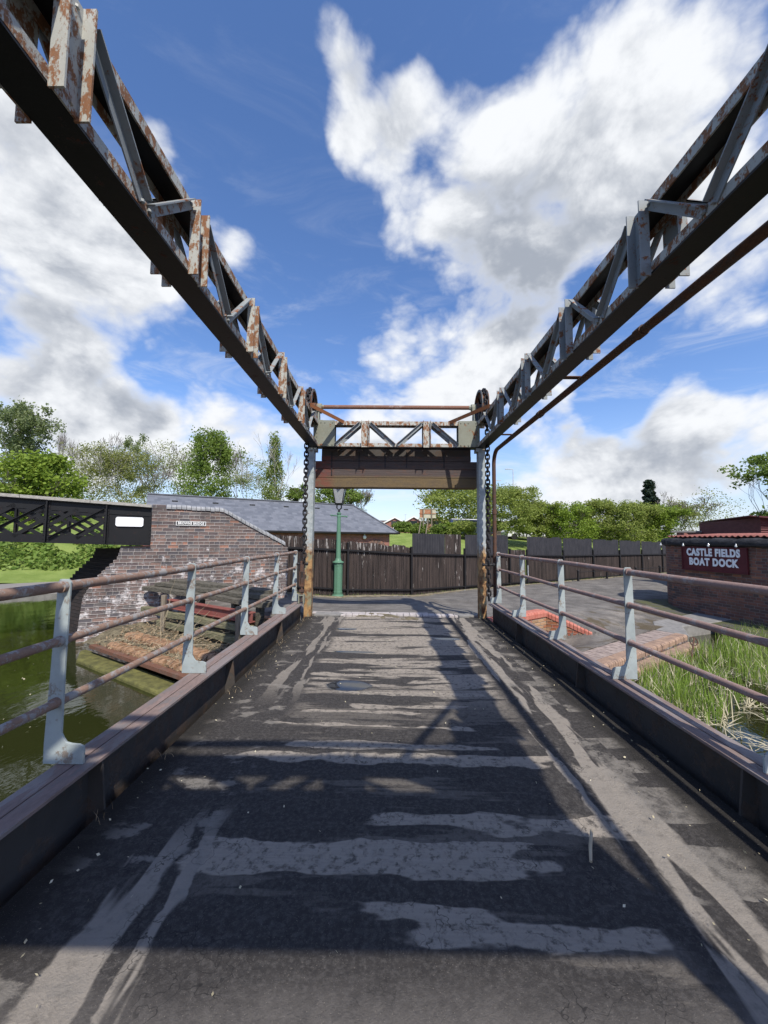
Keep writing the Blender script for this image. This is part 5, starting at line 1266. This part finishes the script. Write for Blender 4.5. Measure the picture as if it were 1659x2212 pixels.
# ivy slope on the far bank
rg = np.random.default_rng(5)
nA = 15000; a = rg.uniform(-24, 9, nA); b = rg.uniform(4.6, 8.8, nA)
z = -.45+.55*np.clip((b-2.6)/2.9, 0, 1)+np.clip((b-5)/3.2, 0, 1)*1.75*(.8+.3*np.sin(a*1.3)+.2*np.sin(a*3.1+b))+rg.uniform(-.1, .25, nA)
pts = np.array(LB)[None]+np.outer(a, np.array(LD))+np.outer(b, np.array(LN)); pts[:, 2] = z
struct(tag(leaf_mesh('ivy_slope', pts, .24, 'leaf_ivy', None, .1, seed=2), 'mass of ivy and brambles covering the far canal bank', 'undergrowth'), 'stuff')
def blades(name, base, hgt, wid, mat, lean, label, cat, seed, flat=False):
    rg = np.random.default_rng(seed); n = len(base); ang = rg.random(n)*6.283; dirv = np.stack([np.cos(ang), np.sin(ang), np.zeros(n)], 1)
    la = rg.random(n)*6.283; ln = np.stack([np.cos(la), np.sin(la), np.zeros(n)], 1)*(lean*(.3+rg.random(n)))[:, None]
    h = hgt*(.55+.6*rg.random(n)); P = []
    for t, ws in ((0, 1), (.5, .8), (1, .05)):
        c = base+ln*(t**1.8)*h[:, None]; c[:, 2] += (h*t*(1-.25*lean*t)) if not flat else (.03*t)
        P += [c-dirv*wid*ws*.5, c+dirv*wid*ws*.5]
    P = np.stack(P, 1).reshape(-1, 3); o = np.arange(n)*6
    F = np.concatenate([np.stack([o, o+1, o+3, o+2], 1), np.stack([o+2, o+3, o+5, o+4], 1)])
    me = bpy.data.meshes.new(name); me.from_pydata(P.tolist(), [], F.tolist()); me.materials.append(MATS[mat])
    ob = bpy.data.objects.new(name, me); C.objects.link(ob); return struct(tag(ob, label, cat), 'stuff')
def reed_pts(n, u0, u1, v0, v1, seed):
    rg = np.random.default_rng(seed); u = rg.uniform(u0, u1, n*2); v = rg.uniform(v0, v1, n*2)
    cl = np.sin(u*2.3+1)*np.sin(v*3.1+u)+.6*np.sin(u*5.1-v*4); keep = cl > -.55+.5*rg.random(n*2); u, v = u[keep][:n], v[keep][:n]
    P = np.array(E0)[None]+np.outer(u, np.array(ED))+np.outer(v, np.array(EN)); P[:, 2] = WZ+.01; return P
blades('reeds', reed_pts(3000, 1.35, 9.5, -1.6, -.40, 1), .42, .011, 'reed_green', .22, 'bed of fresh green reeds growing in the water beside the dock edge', 'reeds', 1)
blades('dead_reeds', reed_pts(700, 1.3, 9.5, -1.7, -.4, 2), .42, .014, 'reed_straw', .5, 'broken straw-coloured reed stems among the green reeds', 'dead reeds', 2)
P = reed_pts(1500, 1.0, 9, -2.5, -.9, 3); P[:, 2] += RNG.uniform(0, .05, len(P))
blades('reed_litter', P, .45, .018, 'reed_straw', 1.0, 'mat of fallen straw reed stems floating on the water', 'reed litter', 3, True)
P = reed_pts(160, 1.2, 8, -3.0, -1.7, 9)
blades('sparse_reeds', P, .45, .02, 'reed_green', .5, 'few scattered reed blades at the edge of the reed bed', 'reeds', 9)
m = MB(); 
for k in range(60):
    pass
# short grass tufts on the field behind the fence and weeds along edges
rg = np.random.default_rng(31)
P = np.array([list(fl(rg.uniform(-.9, 8.5), -rg.uniform(.05, .25))) for _ in range(700)]); P[:, 2] = [road_z(V(p)) for p in P]
blades('verge_weeds', P, .09, .012, 'reed_green', .8, 'thin fringe of weeds along the foot of the fence', 'weeds', 4)
n = 500; u = rg.uniform(3.8, 9, n); v = rg.uniform(.8, 3.0, n)
# mossy verge at the foot of the dock building
m = MB()
for i in range(len(path)-1):
    for k in range(6):
        pass
vp = [p for p in path[2:]]
pts = []
for i in range(len(vp)-1):
    for k in range(6): pts.append(vp[i].lerp(vp[i+1], k/6))
rows = 6
for p in pts:
    for r in range(rows):
        q = p+wn*(.02+(1.1+.25*math.sin(p.y*3))*r/(rows-1)); m.v.append((q.x, q.y, road_z(q)+.012+.02*(1-r/(rows-1))))
m.f = [(i*rows+r, (i+1)*rows+r, (i+1)*rows+r+1, i*rows+r+1) for i in range(len(pts)-1) for r in range(rows-1)]
struct(m.build('mossy_verge', 'mossy_verge', smooth=True))

# ================================================================== BUILDINGS AND THINGS BEYOND THE FENCE
sb_ = thing('slate_building', 'long single-storey red brick building with a grey slate roof behind the fence', 'building', (-5, 24, -.5))
BO = V((.75, 26.0, 0)); bl = lambda a, b, c: BO-FDn*a+FN*b+V((0, 0, c))   # a runs left along the eaves, b goes away from us
BL, BWd = 14.6, 6.2; ez, rz = 2.02, 4.0
m = MB(bl); m.box(.45, BL, .35, BWd-.35, -1, ez+.05); m.build('wall', 'red_brick', sb_)
m = MB(bl)
up = lambda a, b, c: (a, b, c)
sl = math.hypot(BWd/2, rz-ez)
def roofq(pts, uvs): m.face(pts, uvs)
roofq([(BL, 0, ez), (0, 0, ez), (1.9, BWd/2, rz), (BL, BWd/2, rz)], [(BL, 0), (0, 0), (1.9, sl), (BL, sl)])
roofq([(0, BWd, ez), (BL, BWd, ez), (BL, BWd/2, rz), (1.9, BWd/2, rz)], [(0, 0), (BL, 0), (BL, sl), (1.9, sl)])
roofq([(0, 0, ez), (0, BWd, ez), (1.9, BWd/2, rz)], [(0, 0), (BWd, 0), (BWd/2, sl)])
rf = m.build('roof', 'slate', sb_)
m = MB(bl); m.bar((1.9, BWd/2, rz+.02), (BL, BWd/2, rz+.02), .22, .06); m.bar((0, 0, ez+.03), (1.9, BWd/2, rz+.03), .16, .05); m.build('ridge', 'slate', rf)
for k in range(6):
    m = MB(bl); a = 2.6+k*2.1; t = .80; m.box(a, a+.30, BWd/2*t-.06, BWd/2*t+.06, ez+(rz-ez)*t-.02, ez+(rz-ez)*t+.045); m.build('roof_vent', 'black_plate', rf)
m = MB(bl); m.box(-.08, BL, -.12, -.0, ez-.10, ez+.0); m.box(-.12, 0, -.12, BWd, ez-.1, ez); m.box(.0, BL, 0, .36, ez-.12, ez-.06); m.build('gutter', 'black_post', sb_)
for k, a in enumerate((1.55, 4.9, 8.6, 11.9)):
    m = MB(bl); w_ = .62 if k else .55
    m.box(a-w_, a+w_, .30, .36, -.4, 1.05); 
    wn_ = m.build('door' if k == 0 else 'window', 'dark_glass', sb_)
    m = MB(bl); N = 9
    for i in range(N):
        t0, t1 = math.pi*(i+.03)/N, math.pi*(i+.97)/N
        f = lambda t, r_: (a+(w_+r_)*math.cos(t), .27, 1.04+(.24+r_)*math.sin(t))
        m.prism([f(t0, 0), f(t1, 0), f(t1, .24), f(t0, .24)], (0, .08, 0))
    m.build('arch', 'dark_brick', wn_)
    m = MB(bl); m.box(a-w_-.12, a-w_, .28, .36, -.4, 1.04); m.box(a+w_, a+w_+.12, .28, .36, -.4, 1.04); m.build('jamb', 'orange_brick', wn_)
for a in (2.4, 12.2):
    m = MB(bl); m.ball((a, .22, 1.70), .13, 10, (1, .6, 1)); m.box(a-.03, a+.03, .2, .35, 1.78, 1.92); m.build('wall_light', 'white_plaque', sb_, smooth=True)
# billboard seen from behind
bb_ = thing('billboard', 'rusty back of a small billboard on pale timber legs on the grass bank', 'billboard', (3.9, 37, 2.2))
Y = 37.0; fx = lambda D: (D-835.5)/830*Y; fz = lambda D: 1.6+(1164.8-D)/830*Y
zb_ = ground_at(fx(920), Y)-.2
m = MB(); m.box(fx(906), fx(941), Y, Y+.03, fz(1119), fz(1099)); m.build('panel', 'board_tan', bb_)
m = MB(); m.box(fx(917), fx(931), Y-.012, Y-.002, fz(1110), fz(1100.5)); m.box(fx(906.5), fx(912.5), Y-.012, Y-.002, fz(1119), fz(1101)); m.build('rust_patch', 'board_rust', bb_)
for z_ in (1099.5, 1109.5, 1118.5): m = MB(); m.box(fx(905), fx(942), Y-.05, Y-.013, fz(z_)-.03, fz(z_)+.03); m.build('cross_bar', 'board_rust' if z_ == 1109.5 else 'board_tan', bb_)
for D in (914, 932): m = MB(); m.box(fx(D)-.05, fx(D)+.05, Y-.12, Y-.051, zb_, fz(1099)); m.build('leg', 'grey_post_wood', bb_)
for D in (910, 925): m = MB(); m.bar((fx(D-9), Y-1.2, zb_), (fx(D), Y-.08, fz(1119)), .07, .07); m.build('strut', 'grey_post_wood', bb_)
# railings on the bank
rl = thing('palisade_railing', 'black upright railing on top of the grass bank behind the bushes', 'railing', (7, 41, 2.2))
m = MB(); 
for i in range(150): x_ = 4.0+i*.14; m.box(x_, x_+.03, 41, 41.03, 1.8, 3.55)
m.build('bars', 'black_post', rl); m = MB(); m.box(4, 25, 41.03, 41.07, 3.3, 3.38); m.box(4, 25, 41.03, 41.07, 2.3, 2.38); m.build('rail', 'black_post', rl)
wf = thing('plank_fence', 'grey-brown upright plank fence behind the hawthorns', 'fence', (17, 43, 2.2))
m = MB(); rr = random.Random(2)
for i in range(110): x_ = 12.2+i*.16; m.box(x_, x_+.145, 43+rr.uniform(-.02, .02), 43.03, 1.6, 3.75+rr.uniform(-.12, .08))
m.build('boards', 'plank_wood', wf); m = MB(); m.box(12.2, 29.8, 43.04, 43.1, 3.2, 3.3); m.box(12.2, 29.8, 43.04, 43.1, 2.2, 2.3); m.build('rail', 'plank_wood', wf)
# houses
def house(label, x, y, z, w, d, h, rh, col, grp='houses on the rise'):
    t = thing('house', label, 'house', (x, y, z), grp)
    m = MB(); m.box(x-w/2, x+w/2, y, y+d, z-3, z+h); m.prism([(x-w/2, y, z+h), (x+w/2, y, z+h), (x, y, z+h+rh)], (0, d, 0)); m.build('wall', col, t)
    m = MB(); e = .35
    for s in (-1, 1):
        p0 = V((x+s*(w/2+e), y-.3, z+h-e*rh/(w/2))); p1 = V((x, y-.3, z+h+rh)); off = V((0, 0, .14))
        m.prism([p0+V((0, 0, .02)), p1+V((0, 0, .02)), p1+off, p0+off], (0, d+.6, 0))
    rf = m.build('roof', 'roof_tile', t)
    m = MB()
    for s in (-1, 1):
        p0 = V((x+s*(w/2+e), y-.36, z+h-e*rh/(w/2)-.12)); p1 = V((x, y-.36, z+h+rh-.12)); m.prism([p0, p1, p1+V((0, 0, .30)), p0+V((0, 0, .30))], (0, .05, 0))
    m.build('bargeboard', 'white_paint', t)
    m = MB(); m.box(x-.8, x+.8, y-.05, y-.001, z+.9, z+2.1); m.build('window', 'dark_glass', t)
    m = MB(); m.tube([(x+w*.3, y+d*.5, z+h+rh*.3), (x+w*.3, y+d*.5, z+h+rh+1.2)], .035, 5); m.tube([(x+w*.3-.4, y+d*.5, z+h+rh+1.05), (x+w*.3+.4, y+d*.5, z+h+rh+1.05)], .02, 4); m.build('aerial', 'galvanised', rf)
house('left gabled house with white bargeboards, half hidden by the slate roof', 1.8, 88, 3.6, 9, 12, .6, 2.3, 'red_brick')
house('middle gabled house with white bargeboards left of the billboard', 6.0, 86, 3.6, 8.6, 12, .6, 2.4, 'red_brick')
house('gabled house with an orange brick front behind the billboard legs', 10.5, 80, 3.4, 7.8, 12, .7, 2.4, 'orange_brick')
m = MB(); m.box(-2, 14, 94, 102, 1, 5.2); m.prism([(-2, 94, 5.2), (-2, 102, 5.2), (-2, 98, 6.3)], (16, 0, 0)); tag(m.build('house_row', 'roof_tile', None), 'long dark tiled roof of the house row behind the three gables', 'house')
house('orange roofed house half hidden behind the hawthorns', 20, 70, 2.6, 10, 9, .9, 1.7, 'orange_brick')
# vehicles
def vehicle(name, label, x, y, z, L, prof, top, wid, mat, yaw, wheels):
    t = thing(name, label, 'van' if 'van' in name else 'truck' if 'truck' in name else 'car', (x, y, z))
    ca, sa_ = math.cos(R(yaw)), math.sin(R(yaw)); Tt = lambda a, b, c: V((x+a*ca-b*sa_, y+a*sa_+b*ca, z+c))
    m = MB(Tt); m.prism([(a, -wid/2, c) for a, c in prof], (0, wid, 0)); m.build('body', mat, t, bevel=.06)
    m = MB(Tt); m.prism([(a, -wid/2-.01, c) for a, c in top], (0, wid+.02, 0)); m.build('window', 'dark_glass', t)
    for a, r_ in wheels:
        for b in (-wid/2-.02, wid/2-.18): m = MB(Tt); m.lathe([(0, 0), (r_, .02), (r_, .18), (0, .2)], (a, b, r_), 14, 'y'); m.build('wheel', 'tyre', t)
gz = lambda x, y: ground_at(x, y)
vehicle('parked_car', 'white hatchback parked under the hawthorns', 14.2, 40.3, gz(14.2, 40.3)-.05, 4, [(-2, .3), (2, .3), (2.05, .75), (1.3, .95), (.6, 1.42), (-1.1, 1.45), (-1.85, .98), (-2.05, .8)], [(1.1, .97), (.52, 1.36), (-1.05, 1.38), (-1.6, .98)], 1.7, 'car_white', 4, [(-1.25, .31), (1.3, .31)])
vehicle('parked_van', 'dark blue van parked behind the round bush, left of the right column', 8.6, 39.2, gz(8.6, 39.2)-.05, 4.6, [(-2.3, .3), (2.3, .3), (2.35, .9), (1.7, 1.1), (1.1, 1.75), (-2.2, 1.8), (-2.35, .9)], [(1.5, 1.12), (1.02, 1.62), (-1.9, 1.66), (-1.9, 1.12)], 1.8, 'van_navy', 0, [(-1.5, .33), (1.5, .33)])
vehicle('lorry_truck', 'grey lorry cab just visible over the dock building roof', 26.4, 29.5, -.05, 3, [(-1.2, .3), (1.2, .3), (1.2, 2.9), (.3, 3.1), (-.8, 2.75), (-1.2, 1.9)], [(-1.12, 1.8), (-.74, 2.55), (.1, 2.5), (.1, 1.8)], 2.4, 'truck_grey', 10, [(-.5, .45)])
# tall road lamps in the distance
def road_lamp(label, Dx, Dyt, Y, side):
    x_ = (Dx-835.5)/830*Y; zt_ = zt(Dyt, Y); z0 = ground_at(x_, Y)
    t = thing('road_lamp', label, 'street lamp', (x_, Y, z0), 'tall road lamps in the distance')
    m = MB(); m.tube([(x_, Y, z0-.3), (x_, Y, zt_)], [.10, .06], 7); m.tube([(x_, Y, zt_), (x_+side*.5, Y, zt_+.05)], .05, 6); m.build('pole', 'galvanised', t)
    m = MB(); m.box(min(x_+side*.4, x_+side*1.2), max(x_+side*.4, x_+side*1.2), Y-.12, Y+.12, zt_, zt_+.12); m.build('lamp_head', 'galvanised', t)
road_lamp('tallest road lamp right of the rusty pipe, above the hawthorns', 1109, 1008, 58, -1)
road_lamp('smaller road lamp close beside the rusty pipe', 1069, 1033, 70, 1)
road_lamp('road lamp left of the left column, above the slate roof', 621, 1045, 62, -1)

# ------------------------------------------------------------------ loose litter, weeds and verge strips
rg = np.random.default_rng(77)
n = 300; x = np.where(rg.random(n) < .6, rg.choice([-1.0, 1.0], n)*(1.85-np.abs(rg.normal(0, .22, n)))+.215, rg.uniform(-1.6, 2.0, n)); y = rg.uniform(1.0, 8.0, n)
x = np.clip(x, -1.63, 2.07); P = np.stack([x, y, .012+.004*rg.random(n)], 1)
struct(tag(leaf_mesh('deck_litter', P, .016, 'reed_straw', None, 0, seed=5), 'tiny pale leaves and bits of straw scattered over the dark deck', 'leaf litter'), 'stuff')
n = 1200; a = rg.uniform(-.1, 4.9, n); b = np.abs(rg.normal(.55, .45, n))+.05; P = np.array([list(le(a[i], b[i], 0)) for i in range(n)])
P[:, 2] = -.54+.20*np.clip((b-.1)/.6, 0, 1)+.03+.05*rg.random(n); P = P[P[:, 0] < -2.05]
struct(tag(leaf_mesh('bank_litter', P, .055, 'dry_leaf', None, 0, seed=6), 'brown dead leaves covering the bank between the brick rows', 'leaf litter'), 'stuff')
n = 90; P = np.stack([rg.uniform(-8, -2.2, n), rg.uniform(3.2, 8, n), np.full(n, WZ+.004)], 1); P = P[(P-np.array(LO)) @ np.array(LNv) < -.3]
struct(tag(leaf_mesh('floating_leaves', P, .03, 'reed_straw', None, 0, seed=8), 'specks of pale leaves floating on the canal by the left railing', 'floating leaves'), 'stuff')
tufts = []
for k in range(14):
    side = rg.random() < .7; cx = -1.60 if side else 2.03; cy = rg.uniform(2.2, 8.0)
    for q in range(7): tufts.append((cx+rg.normal(0, .03), cy+rg.normal(0, .05), -.002))
blades('deck_weeds', np.array(tufts), .07, .004, 'dry_leaf', .9, 'dry little weed tufts along the foot of the edge beams', 'weeds', 12)
m = MB(); ll = np.arange(-1.0, 9.0, .08); rows = 6
for l in ll:
    wdt = .42+.22*math.sin(l*7.1)*math.sin(l*2.3)+.08*math.sin(l*23)
    for r in range(rows):
        q = fl(l, -.03-wdt*r/(rows-1)); m.v.append((q.x, q.y, road_z(q)+.006+.03*math.sin(math.pi*r/(rows-1))*(1 if r else 0)))
m.f = [(i*rows+r, (i+1)*rows+r, (i+1)*rows+r+1, i*rows+r+1) for i in range(len(ll)-1) for r in range(rows-1)]
struct(m.build('dirt_verge', 'verge_dirt', smooth=True))
